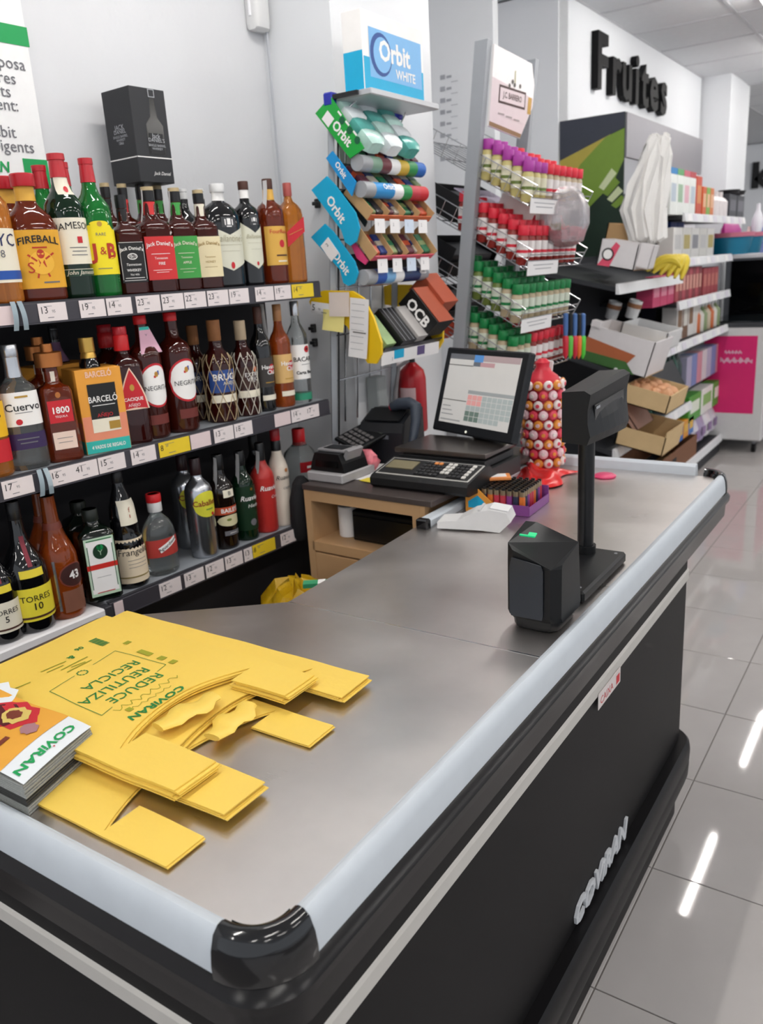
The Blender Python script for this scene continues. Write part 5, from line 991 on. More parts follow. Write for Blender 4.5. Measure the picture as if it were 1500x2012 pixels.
for k, (A, B, tube) in enumerate(LV):
    A, B = at_y(*A, GY), at_y(*B, GY); d = B-A
    mb = MB(); M = frame(A, (0, 1, 0), d); ln = d.length
    if tube or k < 2: mb.box((GL, ln, .004), DARK_PL, (GL/2, ln/2, 0), M=M)
    else:
        mb.box((GL, ln, .004), CARD, (GL/2, ln/2, 0), M=M)
        for q in range(5): mb.box((.003, ln, .035), CARD, (GL*q/4, ln/2, -.018), M=M)
        mb.box((GL, .003, .02), mat('tray_lip_orange', '#c9643a', .5) if k == 2 else mat('tray_lip_pink', '#d8566a', .5), (GL/2, ln, -.010), M=M)
    tr = mb.build('tray', gr)
    if tube:
        r = .024; n = len(TC[k])
        mb = MB()
        for q in range(n): mb.tube([(B.x, GY+GL*q/n-.008, B.z), (B.x, GY+GL*(q+1)/n-.008, B.z)], r, TC[k][q], n=18, caps=(q in (0, n-1)))
        if k == 1: mb.text('Orbit', .026, WHITE, frame((B.x+r*.8, GY+GL*.30, B.z+.006), (0, 1, 0), (-.5, 0, 1)) @ T(0, 0, .007), bold=.02)
        if k == 4: mb.text('MILLS', .016, WHITE, frame((B.x+r*.8, GY+GL*.86, B.z+.002), (0, 1, 0), (-.4, 0, 1)) @ T(0, 0, .007), bold=.02)
        mb.build('price_tube', tr)
    else:
        for q in range(4):
            mb = MB(); mb.box((.055, .002, .042), PAPER if q != 2 else mat('tag_blue_edge', '#cfdcec', .5), M=frame((B.x+.012, GY+.05+GL*.235*q, B.z-.018), (0, 1, 0), (.0, 0, 1)) @ RX(math.pi/2) @ T(0, 0, 0)); mb.text('%d' % (1+q % 2), .014, GREY_INK, frame((B.x+.0135, GY+.04+GL*.235*q, B.z-.014), (0, 1, 0), (0, 0, 1))); mb.build('price_tag', tr)
# sweets packs lying in the trays
pkm = [mat('pack_'+c[1:], c, .35) for c in ('#1d6a48', '#233a7a', '#5a2a3a', '#2a2a34', '#7a8a5a', '#b0a89a', '#b84a2a', '#3a3a3e')]
for k in (0, 1, 2, 3):
    A, B = at_y(*LV[k][0], GY), at_y(*LV[k][1], GY); d = B-A; M = frame(A, (0, 1, 0), d)
    for q in range(7):
        m = MB(); m.box((.042, .075, .014), pkm[(q*3+k*2) % 8], bev=.003); m.box((.043, .018, .0145), pkm[(q*3+k*2+4) % 8])
        o = m.build('gum_packet', None, M @ T(.03+q*.052, d.length*.55, -.010 if k < 2 else -.012) @ RZ(.06*math.sin(q*3)))
        tag(o, ('green', 'navy', 'maroon', 'black', 'olive', 'beige', 'orange', 'charcoal')[(q*3+k*2) % 8]+' '+('gum packet in the top tray of the gum rack', 'gum packet in the second tray of the gum rack', 'sweet packet in the upper cardboard tray of the gum rack', 'sweet packet in the lower cardboard tray of the gum rack')[k], 'packet', ('gum in the top tray', 'gum in the second tray', 'sweets in the upper cardboard tray', 'sweets in the lower cardboard tray')[k])
# green gum carton with bags of gum on top
P = [at_y(*q, GY) for q in ((626, 224), (656, 190), (722, 292), (694, 312))]
gc = thing('gum_carton', 'bright green gum carton tilted at the top of the rack', 'carton')
GRN = mat('gum_green', '#17a03c', .4)
a = MB(); F = Matrix(((1, 0, 0, 0), (0, 0, -1, GY-.012), (0, 1, 0, 0), (0, 0, 0, 1))); poly = [(p.x, p.z) for p in P][::-1]
a.prism(poly, .004, GRN, F); pin = [(p.x, p.z) for p in (P[0], P[3])]; dd = (P[3]-P[0]); a.box((GL*.9, dd.length, .003), GRN, M=frame((P[0]+P[3])/2+Vector((0, GL*.45, 0)), (0, 1, 0), dd))
a.build('carton', gc)
a = MB(); c = (P[0]+P[1]+P[2]+P[3])/4; d = P[3]-P[0]; an = math.atan2(d.z, d.x); Mt = F @ T(c.x, c.z, .005) @ RZ(an)
a.text('Orbit', .038, WHITE, Mt @ T(.015, -.004, 0), bold=.03); a.quad(.035, .032, PAPER, Mt @ T(-.052, -.010, 0))
for k in range(3): a.quad(.018, .006, WHITE, Mt @ T(-.03+.04*k, .030, 0)); a.add([(.011*math.cos(6.28*i/12)-.01+.04*k, .011*math.sin(6.28*i/12)+.022, .0002) for i in range(12)], [tuple(range(12))], mat('gum_dark_green', '#0c5c3a', .4), Mt)
a.build('print', gc)
gbm = [mat('gum_bag_mint', '#bfe0d8', .2, noise=(30, .3)), mat('gum_bag_white', '#e6edf0', .2, noise=(30, .2)), mat('gum_bag_teal', '#5aa8a0', .25, noise=(30, .4))]
nrm = Vector((-d.z, 0, d.x)).normalized()
for k in range(4):
    for q in range(3):
        t = .15+.25*k; pt = P[0]+d*t+nrm*.055+Vector((0, .05+q*.105, 0))
        m = MB(); m.loft([[(x*.045*s_, y*.028*s_, z) for x, y in ((-1, -.8), (-.5, -1), (.5, -1), (1, -.8), (1, .8), (.5, 1), (-.5, 1), (-1, .8))] for z, s_ in ((-.03, .75), (-.012, 1), (.012, 1), (.03, .7))], gbm[(k+q) % 3])
        tag(m.build('gum_bag', None, frame(pt, (0, 1, 0), nrm)), '%s pillow-shaped gum bag in the green carton' % ('mint', 'white', 'teal')[(k+q) % 3], 'packet', 'gum bags in the green carton')
bb = tag(MB().box((.006, .10, .085), mat('taupe_card', '#a79e98', .6), bev=.001).build('backing_card', None, Matrix.Translation((-1.60, GY+.36, 1.985)) @ RY(.6)), 'grey-brown cardboard flap standing behind the gum bags', 'card')
# header box on its tray
xh = -1.50; q0, q1 = at_x(722, 195, xh), at_x(832, 205, xh); zt0 = at_x(722, 20, xh).z
hd = thing('header_box', 'blue and white gum display box on a shelf above the rack', 'box', T(xh-.035, (q0.y+q1.y)/2, 0))
wy = q1.y-q0.y+.02; zb0 = at_x(722, 178, xh).z-.0
a = MB(); a.box((.07, wy, zt0-zb0), WHITE, (0, 0, (zt0+zb0)/2), bev=.001); a.build('carton', hd)
F = frame((.0356, 0, (zt0+zb0)/2), (0, 1, 0), (0, 0, 1)); hh = zt0-zb0; a = MB()
a.quad(wy*.98, hh*.42, CYANP, F @ T(0, -hh*.28, 0)); a.quad(wy*.86, hh*.62, mat('sky_print', '#7ab4e4', .4), F @ T(.01, 0, .0004)); a.add([(.5*hh*math.cos(6.28*i/24)*.55-wy*.22, .5*hh*math.sin(6.28*i/24)*.55, .0007) for i in range(24)], [tuple(range(24))], BN, F); a.add([(.5*hh*math.cos(6.28*i/24)*.45-wy*.20, .5*hh*math.sin(6.28*i/24)*.45, .0009) for i in range(24)], [tuple(range(24))], mat('sky_print', '#7ab4e4', .4), F)
a.text('Orbit', hh*.36, WHITE, F @ T(0, .01, .0012), bold=.03); a.text('WHITE', hh*.17, WHITE, F @ T(.06, -hh*.2, .0012), bold=.02)
a.build('front_print', hd); a = MB(); a.quad(.07*.98, hh*.5, CYANP, frame((0, -wy/2-.0006, zb0+hh*.25), (1, 0, 0), (0, 0, 1))); a.build('print', hd)
hs_ = thing('header_shelf', 'thin grey metal shelf carrying the gum header box', 'shelf', T(xh-.035, (q0.y+q1.y)/2, zb0-.012))
a = MB(); a.box((.13, wy+.05, .018), mat('shelf_pale', '#b9bbbf', .35, .4), (0.01, 0, .002), bev=.003); a.build('tray', hs_)
a = MB(); a.tube([(-.02, -wy/2+.03, -.005), (-.06, -wy/2-.01, -.05), (-.08, -wy/2-.02, -.07)], .003, CHROME); a.build('bracket', hs_); a = MB(); a.tube([(-.02, wy/2-.03, -.005), (-.06, wy/2-.03, -.06)], .003, CHROME); a.build('bracket', hs_); a = MB(); a.box((.10, .03, .012), BLKC, (-.02, -wy/2-.02, .004)); a.build('end_stop', hs_)

# lower yellow tray with rolling-paper boxes
YP = mat('yellow_side_plastic', '#e8bf1a', .4)
yt = thing('yellow_tray', 'yellow-sided lower tray of the gum rack holding rolling papers', 'tray')
def yplate(y, pts, name):
    P = [at_y(px, py, GY) for px, py in pts]; poly = [(p.x, p.z) for p in P]; ar = sum(poly[i][0]*poly[(i+1) % len(poly)][1]-poly[(i+1) % len(poly)][0]*poly[i][1] for i in range(len(poly)))
    if ar < 0: poly = poly[::-1]
    mb = MB(); mb.prism(poly, .010, YP, Matrix(((1, 0, 0, 0), (0, 0, -1, y), (0, 1, 0, 0), (0, 0, 0, 1)))); return mb.build(name, yt)
YPT = [(616, 592), (624, 576), (645, 570), (700, 571), (722, 585), (742, 625), (757, 672), (757, 695), (747, 713), (730, 712), (712, 680), (690, 640), (660, 618), (625, 612)]
yplate(GY-.012, YPT, 'side_plate'); yplate(GY+GL+.012, YPT, 'side_plate')
A, B = at_y(690, 625, GY), at_y(745, 698, GY); d = B-A; M = frame(A, (0, 1, 0), d)
a = MB(); a.box((GL, d.length, .004), DARK_PL, (GL/2, d.length/2, .004), M=M); a.box((GL, .004, .04), BLKC, (GL/2, d.length, -.012), M=M); a.build('tray_floor', yt)
a = MB(); Mf = frame(B+Vector((.008, GL/2, -.012)), (0, 1, 0), (.1, 0, 1)); a.box((GL, .045, .002), PAPER, M=Mf); a.quad(.06, .03, CYANP, Mf @ T(-.08, .006, .0015)); a.quad(.05, .03, mat('tag_navy_red', '#5a4a7a', .5), Mf @ T(.06, .002, .0015)); a.text('1', .018, GREY_INK, Mf @ T(-.12, -.008, .0015)); a.build('price_strip', yt)
up = Vector((d.z, 0, -d.x)).normalized()*-1
if up.z < 0: up = -up
for k, (yy, w_, ln, hh_, m1, lb) in enumerate(((.045, .055, .12, .03, mat('papers_pink_green', '#8fa877', .45, noise=(18, .5)), 'pink and green rolling paper packs at the front of the yellow tray'), (.13, .085, .14, .045, mat('papers_black', '#17171a', .35), 'black slim boxes of rolling papers in the yellow tray'), (.215, .06, .13, .05, mat('papers_grey', '#b3afac', .5), 'open pale grey carton in the yellow tray'))):
    m = MB(); m.box((w_, ln, hh_), m1, (0, 0, hh_/2), bev=.001)
    if k == 1:
        for q in range(3): m.box((.002, ln*.98, .002), GREY_PL, (-.025+q*.025, 0, hh_))
    tag(m.build('paper_box', None, frame(A+d*.55+up*.008+Vector((0, yy, 0)), (0, 1, 0), d) if frame(A, (0, 1, 0), d).col[2].xyz.dot(up) > 0 else frame(A+d*.55+up*.008+Vector((0, yy, 0)), (0, -1, 0), d)), lb, 'box')
ob = thing('black_carton', 'black carton lettered in white tilted at the back of the yellow tray', 'box', frame(A+d*.42+up*.03+Vector((.01, .30, .0)), (0, 1, 0), d*-1))
a = MB(); a.box((.115, .15, .075), mat('ocb_black', '#141416', .35), (0, 0, .04), bev=.001); a.box((.10, .15, .002), mat('ocb_rust', '#a04a30', .45), (-.0, 0, .079)); a.build('carton', ob)
a = MB(); a.text('OCB', .052, WHITE, frame((-.0585, .0, .04), (0, -1, 0), (0, 0, 1)), bold=.03); a.build('lettering', ob)
rp2 = thing('rust_carton', 'rust-red display carton behind the black lettered carton', 'box', frame(A+d*.1+up*.05+Vector((0, .40, 0)), (0, 1, 0), d*-1)); a = MB(); a.box((.10, .13, .08), mat('rust_carton', '#a2492f', .5), (0, 0, .04), bev=.001); a.build('carton', rp2)
tr_ = tag(MB().loft([[(r*math.cos(6.28*j/10)*(1+.3*math.sin(j*2.6+i)), r*math.sin(6.28*j/10)*(1+.3*math.cos(j*1.6+i)), z) for j in range(10)] for i, (z, r) in enumerate(((0, .02), (.02, .05), (.05, .055), (.08, .03)))], mat('red_sweet_bag', '#b8442f', .3, noise=(30, .5))).build('sweet_bag', None, Matrix.Translation(at_y(872, 655, 3.07)-Vector((0, 0, .02)))), 'crumpled red and orange sweet bag on the wire shelf behind the yellow tray', 'bag')
# notes taped on the yellow side plate
for k, (c, w_, h_, m_, rot, lb, tx) in enumerate((((632, 606), .085, .036, PAPER, -.13, 'white shelf price label taped to the yellow plate', '5'), ((668, 598), .080, .075, mat('pinkish_slip', '#ddd0c8', .6), -.03, 'pale pink slip taped at the top of the yellow plate', None), ((657, 630), .085, .066, mat('yellow_sticky', '#ecdf8e', .6), -.12, 'pale yellow sticky note on the yellow plate', None), ((707, 645), .072, .185, PAPER, -.12, 'long white till receipt hanging from the yellow plate', '=='))):
    p = at_y(*c, GY-.03); m = MB(); F = frame((p.x, GY-.030-.0022*k, p.z), (math.cos(rot), 0, math.sin(rot)), (0, 0, 1))
    m.grid(lambda a, b: ((a-.5)*w_, (b-.5)*h_, .004*math.sin(b*3+k)*(1-b)), 4, 6, m_, M=F)
    if tx == '5': m.text('5', .028, INK, F @ T(-.028, 0, .006)); m.text('95', .010, GREY_INK, F @ T(-.004, -.003, .006)); m.quad(.02, .002, GREY_INK, F @ T(.015, -.012, .006))
    if tx == '==': m.quad(.05, .003, INK, F @ T(.008, -.012, .006)); [m.quad(.05, .0012, GREY_PL, F @ T(0, .075-.02*q, .006)) for q in range(8)]
    tag(m.build('paper_note', None), lb, 'note')
# two black hooks on the wall end panel
for k, (px, py) in enumerate(((616, 645), (619, 673), (624, 400))):
    p = at_y(px, py, 2.338); m = MB(); m.box((.016, .02, .03), BLKC, bev=.003); m.box((.024, .01, .012), BLKC, (0, -.012, 0), bev=.002); tag(m.build('shelf_clip', None, Matrix.Translation(p)), ('black plastic clip on the pillar under the price label', 'lower square black plastic clip on the pillar', 'black plastic clip on the pillar beside the cyan board')[k], 'clip')
# ================================================================== SPICE RACK
RY0, RLEN = 3.0, .58
sr = thing('spice_rack', 'wire rack with sloping shelves of spice jars between grey posts', 'rack')
pt_, pb_ = at_y(950, 80, RY0), Vector((-1.665, RY0, 1.0))
pw = .052
RP2 = at_x(1043, 128, -1.50).y-RY0
for k, yy in enumerate((0, RP2)):
    a = MB(); top = pt_+Vector((0, yy, 0)); bot = pb_+Vector((0, yy, 0)); bot = bot+(bot-top)*(1.0/(top.z-1.0)); bot.z = 0
    a.loft([[(p.x-pw/2, p.y-.016, p.z), (p.x+pw/2, p.y-.016, p.z), (p.x+pw/2, p.y+.016, p.z), (p.x-pw/2, p.y+.016, p.z)] for p in (bot, top)], GREY_METAL, smooth=False); a.build('post', sr)
# header board between the posts
xh_ = pt_.x+.012; cz_ = 2.225; yc_ = RY0+.02+(RP2-.04)/2; W2 = (RP2-.04)/2
a = MB(); F = frame((xh_, yc_, cz_), (0, 1, 0), (.11, 0, 1))
KR = mat('header_cream', '#f2eeee', .4); a.prism([(-W2, -.135), (W2*.45, -.155), (W2*.95, -.03), (W2*.95, .05), (W2*.75, .12), (-W2, .135)], .008, KR, F); hb_ = a.build('header_board', sr)
PT_ = mat('header_blush', '#dccdd0', .45); HDK = mat('header_dark_band', '#4a3230', .5)
a = MB(); a.add([(-W2, -.118, .0084), (W2*.52, -.138, .0084), (W2*.92, -.03, .0084), (W2*.92, .0, .0084), (-W2, .03, .0084)], [(0, 1, 2, 3, 4)], PT_, F); a.build('header_tint', hb_)
a = MB(); a.add([(-W2, -.133, .0088), (W2*.45, -.153, .0088), (W2*.5, -.138, .0088), (-W2, -.118, .0088)], [(0, 1, 2, 3)], mat('header_brown', '#8a6a48', .5), F); a.quad(.24, .062, HDK, F @ T(-.01, -.018, .0088)); a.quad(.222, .046, PT_, F @ T(-.01, -.018, .0091)); a.text('J.C. BARRERO', .029, HDK, F @ T(-.01, -.018, .0094), sx=.95, bold=.02); a.quad(.034, .06, GOLD, F @ T(W2*.78, -.03, .0092)); [a.quad(.055, .006, mat('header_grey', '#a89c9c', .5), F @ T(-.10+.07*q_, -.085-.004*q_, .0094)) for q_ in range(3)]; a.quad(.009, .05, mat('header_leaf', '#b4b48a', .5), F @ T(.0, .05, .0092) @ RZ(.1))
for k, (x, y) in enumerate(((-.02, .035), (.0, .026), (.05, .028), (-.045, .018))): a.add([(.010*math.cos(6.28*i/10)+x, .008*math.sin(6.28*i/10)+y, .0093) for i in range(10)], [tuple(range(10))], mat('header_seed', '#5a5550', .5), F)
a.build('print', hb_)
ST = Vector((.494, 0, -.285)).normalized(); UPV = Vector((.285, 0, .494)).normalized(); SLEN = .60
FR = [at_y(1039, 404, RY0), at_y(1029, 528, RY0), at_y(1017, 642, RY0), at_y(1008, 742, RY0)]
CAPS = {'purple': mat('purple_lid', '#a63a9a', .4), 'red': mat('red_lid', '#d3263a', .35), 'green': mat('green_lid', '#0f7a3e', .35)}
JB = {'yellow': mat('spice_yellow', '#c9bb7a', .25), 'red': mat('spice_red', '#8a2a24', .25), 'green': mat('spice_green', '#6a7a3a', .25), 'pale': mat('spice_pale', '#b9a88a', .25)}
JL = {'purple': mat('jar_label_cream', '#e4dfc4', .5), 'red': mat('jar_label_white', '#e6e0de', .5), 'green': mat('jar_label_mint', '#d5dccb', .5)}
protos = {}
def jar(cap, body):
    k = (cap, body)
    if k in protos: return copy_tree(protos[k])
    m = MB(); r = .0215
    m.lathe([(0, r*.9), (.003, r), (.098, r), (.108, r*.8), (.112, r*.8)], JB[body], 14); o = m.build('spice_jar')
    m = MB(); m.lathe([(.030, r+.0006), (.090, r+.0006)], JL[cap], 14, caps=(False, False)); m.lathe([(.045, r+.001), (.056, r+.001)], CAPS[cap] if cap != 'purple' else JB['green'], 14, caps=(False, False)); m.build('label', o)
    m = MB(); m.lathe([(.108, r*.98), (.110, r*1.02), (.142, r*1.0), (.145, r*.92)], CAPS[cap], 14); m.build('lid', o)
    protos[k] = o; return o
def jar_kind(lv, i, j):
    if lv == 0: return ('purple', 'yellow') if j < 3 else ('red', 'pale')
    if lv == 1: return ('red', 'red')
    if lv == 2: return ('green', 'green' if i > 1 else 'pale')
    return ('green', 'pale') if j < 3 else ('red', 'red')
LVN = ('top', 'second', 'third', 'lowest')
for lv, f0 in enumerate(FR):
    a = MB(); b0 = f0-ST*SLEN
    for q in range(13): yy = RLEN*q/12; a.tube([b0+Vector((0, yy, 0)), f0+Vector((0, yy, 0))], .0022, CHROME, 5)
    for q in (0, .33, .66, 1): p = b0+ST*SLEN*q; a.tube([p, p+Vector((0, RLEN, 0))], .0026, CHROME, 5)
    for yy in (0, RLEN):
        for hgt in (.035, .075): a.tube([b0+Vector((0, yy, 0))+UPV*hgt, f0+Vector((0, yy, 0))+UPV*hgt], .0022, CHROME, 5)
        for q in range(11): p = b0+ST*SLEN*q/10+Vector((0, yy, 0)); a.tube([p, p+UPV*.075], .0016, CHROME, 4)
    for hgt in (.03, .055): a.tube([f0+UPV*hgt, f0+UPV*hgt+Vector((0, RLEN, 0))], .0022, CHROME, 5)
    w_ = a.build('wire_shelf', sr)
    if lv < 3:
        a = MB(); Fx = frame(f0+Vector((.012, .16 if lv else .12, .0)), (0, 1, 0), (0.1, 0, 1)); a.box((.30 if lv else .26, .055, .002), PAPER, M=Fx); a.quad(.2, .003, GREY_PL, Fx @ T(0, .01, .0012)); a.quad(.16, .003, GREY_PL, Fx @ T(0, -.004, .0012)); a.build('price_tag', w_)
    ni = (5, 7, 6, 6)[lv]
    for i in range(ni):
        for j in range(9):
            if i > 0 and j > 0 and (i+j) > 6: continue
            o = jar(*jar_kind(lv, i, j)); yy = .032+j*.0625
            p = f0-ST*(.030+i*.0475)+Vector((0, yy, 0))+UPV*.003
            o.matrix_world = Matrix.Translation(p+Vector((0, 0, -.004))) @ RY(.10) @ RZ((i*7+j*5) % 6)
            c_, b_ = jar_kind(lv, i, j)
            tag(o, '%s-lidded spice jar on the %s shelf of the wire rack' % (c_, LVN[lv]), 'jar', '%s-lidded spice jars on the %s rack shelf' % (c_, LVN[lv]))
# dark cartons on the empty left part of the rack
for k, (lv, i0, w_, h_, lb) in enumerate(((1, .38, .16, .10, 'black open carton on the second wire shelf left of the post'), (2, .40, .14, .12, 'black open carton on the third wire shelf left of the post'), (3, .42, .14, .10, 'black open carton on the lowest wire shelf left of the post'))):
    c = FR[lv]-ST*(i0+w_/2)+UPV*.004+Vector((0, .25, 0)); t = thing('black_open_carton', lb, 'carton', frame(c, (0, 1, 0), ST*-1) if frame(c, (0, 1, 0), ST*-1).col[2].z > 0 else frame(c, (0, -1, 0), ST*-1))
    m = MB(); BC = mat('black_open_card', '#17171a', .5)
    for sx in (-1, 1): m.box((.004, w_, h_), BC, (sx*.2, 0, h_/2)); m.box((.4, .004, h_*(.7+.2*sx)), BC, (0, sx*w_/2, h_*(.7+.2*sx)/2))
    m.box((.4, w_, .004), BC, (0, 0, .002)); m.build('carton', t)
    m = MB(); m.box((.36, w_*.8, h_*.7), mat('dark_packs', '#33343a', .4, noise=(25, .6)), (0, 0, h_*.36)); m.build('packs', t)
vc = tag(MB().box((.13, .30, .004), mat('lilac_card', '#a9a0b4', .6)).build('card_sheet', None, frame(FR[0]-ST*.30+Vector((0, .16, -.09)), ST, (0, 1, 0))), 'pale lilac cardboard sheet under the top wire shelf', 'card')
# clear bag with red print hung at the end of the rack
cbg = thing('clear_bag', 'clear plastic bag of red-printed packets hanging at the rack corner', 'bag', Matrix.Translation(at_y(1110, 425, 3.35)))
a = MB(); CLF = mat('clear_film', '#e8e4e8', .15, trans=.75, bump=(30, .8, .008)); a.loft([[(.09*s_*math.cos(6.28*j/16)*(1+.14*math.sin(j*2.4+i)), .13*s_*math.sin(6.28*j/16)*(1+.14*math.cos(j*1.8+i)), z) for j in range(16)] for i, (z, s_) in enumerate(((-.12, .3), (-.10, .8), (-.03, 1), (.03, .95), (.08, .75), (.11, .4)))], CLF); a.build('film', cbg)
a = MB()
for q in range(4): a.box((.045, .07, .035), mat('red_white_pack', '#c8606a', .4, noise=(40, .5)), M=T(.02*math.sin(q*2), -.06+.04*q, -.07+.01*(q % 2)) @ RZ(q))
a.build('packets', cbg)
sb = thing('sweets_box', 'open white and red sweets box on the second wire shelf', 'box', frame(FR[1]+Vector((-.12, .26, .20)), (0, 1, 0), -ST) if frame(FR[1], (0, 1, 0), -ST).col[2].z > 0 else frame(FR[1]+Vector((-.12, .26, .20)), (0, -1, 0), -ST))
a = MB(); a.box((.18, .16, .004), WHITE, (0, 0, 0)); a.box((.18, .003, .09), WHITE, (0, .08, .04)); a.box((.003, .16, .07), WHITE, (.09, 0, .03)); a.box((.003, .16, .07), WHITE, (-.09, 0, .03)); a.quad(.08, .05, REDP, frame((0, .0785, .045), (-1, 0, 0), (0, 0, 1))); a.build('carton', sb)
# hanging coloured sticks at the near corner
stc = ['#c8283a', '#5fbf4a', '#c8283a', '#e07030', '#4fc33a']
for k, px in enumerate((1112, 1121, 1130, 1138, 1146)):
    p = at_y(px, 655, 3.42+.02*k); m = MB(); m.lathe([(-.11, .002), (-.09, .012), (-.02, .014), (-.01, .010)], mat('stick_'+stc[k][1:], stc[k], .35), 10); m.lathe([(-.01, .009), (.02, .011), (.08, .011), (.085, .006)], DARK_PL if k % 2 else mat('stick_blue', '#4a6fa8', .4), 10)
    o = m.build('gas_lighter', None, Matrix.Translation(p)); tag(o, ('long red kitchen lighter, leftmost on the rack corner', 'long pale green kitchen lighter hanging second from the left', 'long red kitchen lighter with a blue top hanging in the middle', 'long orange kitchen lighter hanging second from the right', 'long bright green kitchen lighter, rightmost on the rack corner')[k], 'lighter', 'kitchen lighters hanging on the rack corner')

# ================================================================== PRODUCE AND GROCERY GONDOLA
GX, GY0, GY1, GB = -1.42, 4.3, 7.0, -1.94
ga = thing('produce_shelving', 'white-edged produce shelving along the wall under the Fruites sign', 'shelf')
DSH = mat('dark_produce_shelf', '#2b2d31', .5); LIP = mat('white_shelf_lip', '#dfe0e2', .4)
a = MB(); a.box((.03, GY1-GY0, 2.0), mat('produce_back', '#3a3b3f', .6), (GB, (GY0+GY1)/2, 1.0)); a.build('back_panel', ga)
a = MB(); a.box((.46, GY1-GY0, .10), DSH, (GX-.23, (GY0+GY1)/2, .05)); a.build('kick_plinth', ga)
SHV = [(1.43, GY0, 5.55, .12), (1.0, GY0, GY1, .16), (.56, GY0, 5.95, .16), (.12, GY0, GY1, .02), (1.265, 5.5, GY1, .02), (1.53, 5.55, GY1, .02), (1.80, 5.55, 7.4, .02)]
shelves = []
for z, y0, y1, rise in SHV:
    a = MB(); v = []; dp = GX-GB-.02
    a.loft([[(GX, y, z-.012), (GX, y, z+.012), (GX-dp, y, z+rise+.012), (GX-dp, y, z+rise-.012)] for y in (y0, y1)], DSH, smooth=False); s_ = a.build('shelf_board', ga); shelves.append(s_)
    a = MB(); a.loft([[(GX, y, z+.028), (GX+.012, y, z+.026), (GX+.022, y, z-.026), (GX, y, z-.024)] for y in (y0, y1)], LIP, smooth=False); a.build('price_lip', s_)
    n = int((y1-y0)/.14); m0 = None
    if z in (1.43, .12): continue
    for q in range(n):
        if (q*7+int(z*10)) % 4 == 0: continue
        m = MB(); m.box((.09, .042, .001), mat('tag_lilac', '#d8d4de', .5) if q % 2 else PAPER, M=frame((GX+.0185, y0+.1+q*.14, z), (0, 1, 0), (-.2, 0, 1))); m.build('price_tag', s_)
# hood over the produce with a printed end panel and light strip
hx = -1.615; hy0, hy1 = 5.0, 6.75
ho = thing('produce_hood', 'grey canopy over the produce wall with a leaf-print end panel', 'canopy')
a = MB(); a.box((.02, hy1-hy0, .235), mat('hood_grey', '#8c8a90', .35, .3), (hx, (hy0+hy1)/2, 2.25)); a.box((.38, hy1-hy0, .012), mat('hood_grey', '#8c8a90', .35, .3), (hx-.19, (hy0+hy1)/2, 2.365)); a.build('canopy', ho)
a = MB(); a.box((.06, hy1-hy0-.2, .02), mat('lit_strip', '#ffffff', .4, emit=5), (hx-.10, (hy0+hy1)/2, 2.345)); a.build('light_strip', ho)
a = MB(); Fh = frame((-1.815, hy0, 0), (1, 0, 0), (0, 0, 1)); LF = mat('leaf_print', '#3f6a3c', .45, noise=(6, .5)); DG_ = mat('leaf_dark_print', '#1f3328', .5, noise=(5, .4)); OL = mat('olive_band', '#b5a64a', .5)
a.prism([(-.2, 1.60), (.2, 1.60), (.2, 2.37), (-.2, 2.37)], .012, DG_, Fh); a.add([(x, z, .0126) for x, z in ((-.2, 2.15), (.2, 2.29), (.2, 2.37), (-.2, 2.37))], [(0, 1, 2, 3)], mat('slate_print', '#3d414d', .45), Fh); a.add([(x, z, .0127) for x, z in ((-.2, 1.98), (-.16, 1.98), (.12, 2.262), (-.2, 2.15))], [(0, 1, 2, 3)], OL, Fh); a.add([(x, z, .0128) for x, z in ((-.17, 1.93), (.0, 1.88), (.14, 2.0), (.2, 2.12), (.2, 2.285), (.09, 2.25), (-.06, 2.12))], [tuple(range(7))], LF, Fh)
for q in range(5): a.add([(x, z, .013) for x, z in ((.03+.025*q, 1.96-.035*q+.06), (.06+.025*q, 1.94-.035*q+.06), (.14+.02*q, 2.05-.05*q+.05), (.11+.02*q, 2.08-.05*q+.05))], [(0, 1, 2, 3)], mat('leaf_vein', '#d4e0b4', .5) if q % 2 else LF, Fh)
a.build('end_panel', ho)
# roll of thin white produce bags
pbag = thing('produce_bag_roll', 'translucent white produce bags hanging in front of the leaf print', 'bag', Matrix.Translation(at_y(1265, 470, 4.62)))
a = MB(); zt = at_y(1280, 268, 4.62).z-at_y(1265, 470, 4.62).z
a.loft([[(.115*s_*math.cos(6.28*j/40)*(1+.10*math.sin(j*2.9+i*.45)+.08*math.sin(j*1.3+i*.8))+ox+.012*math.sin(i*1.9+j), .065*s_*math.sin(6.28*j/40)*(1+.2*math.cos(j*2.3+i*.5)), z+.012*math.sin(j*1.7)) for j in range(40)] for i, (z, s_, ox) in enumerate(((-.02, .5, .02), (.0, .75, .02), (zt*.3, .95, .0), (zt*.55, .85, .02), (zt*.8, .6, .05), (zt*.95, .48, .06), (zt, .35, .065)))], mat('frosted_film', '#f3f1ee', .4, trans=.08, sub=.2)); a.build('film', pbag)

def openbox(name, label, M, w_, d_, h_, mo, mi=None, th=.006, front=1.0, cat='crate', fill=None):
    t = thing(name, label, cat, M); m = MB(); mi = mi or mo
    m.box((w_, d_, th), mi, (w_/2, d_/2, th/2)); m.box((w_, th, h_*front), mo, (w_/2, th/2, h_*front/2)); m.box((w_, th, h_), mo, (w_/2, d_-th/2, h_/2)); m.box((th, d_, h_), mo, (th/2, d_/2, h_/2)); m.box((th, d_, h_), mo, (w_-th/2, d_/2, h_/2)); m.build('box', t); return t
def tiltM(px, py, y, deg, yaw=0): return Matrix.Translation(at_y(px, py, y)) @ RZ(yaw) @ RY(math.radians(deg))
WCARD = mat('white_carton', '#d9d5d6', .6); 
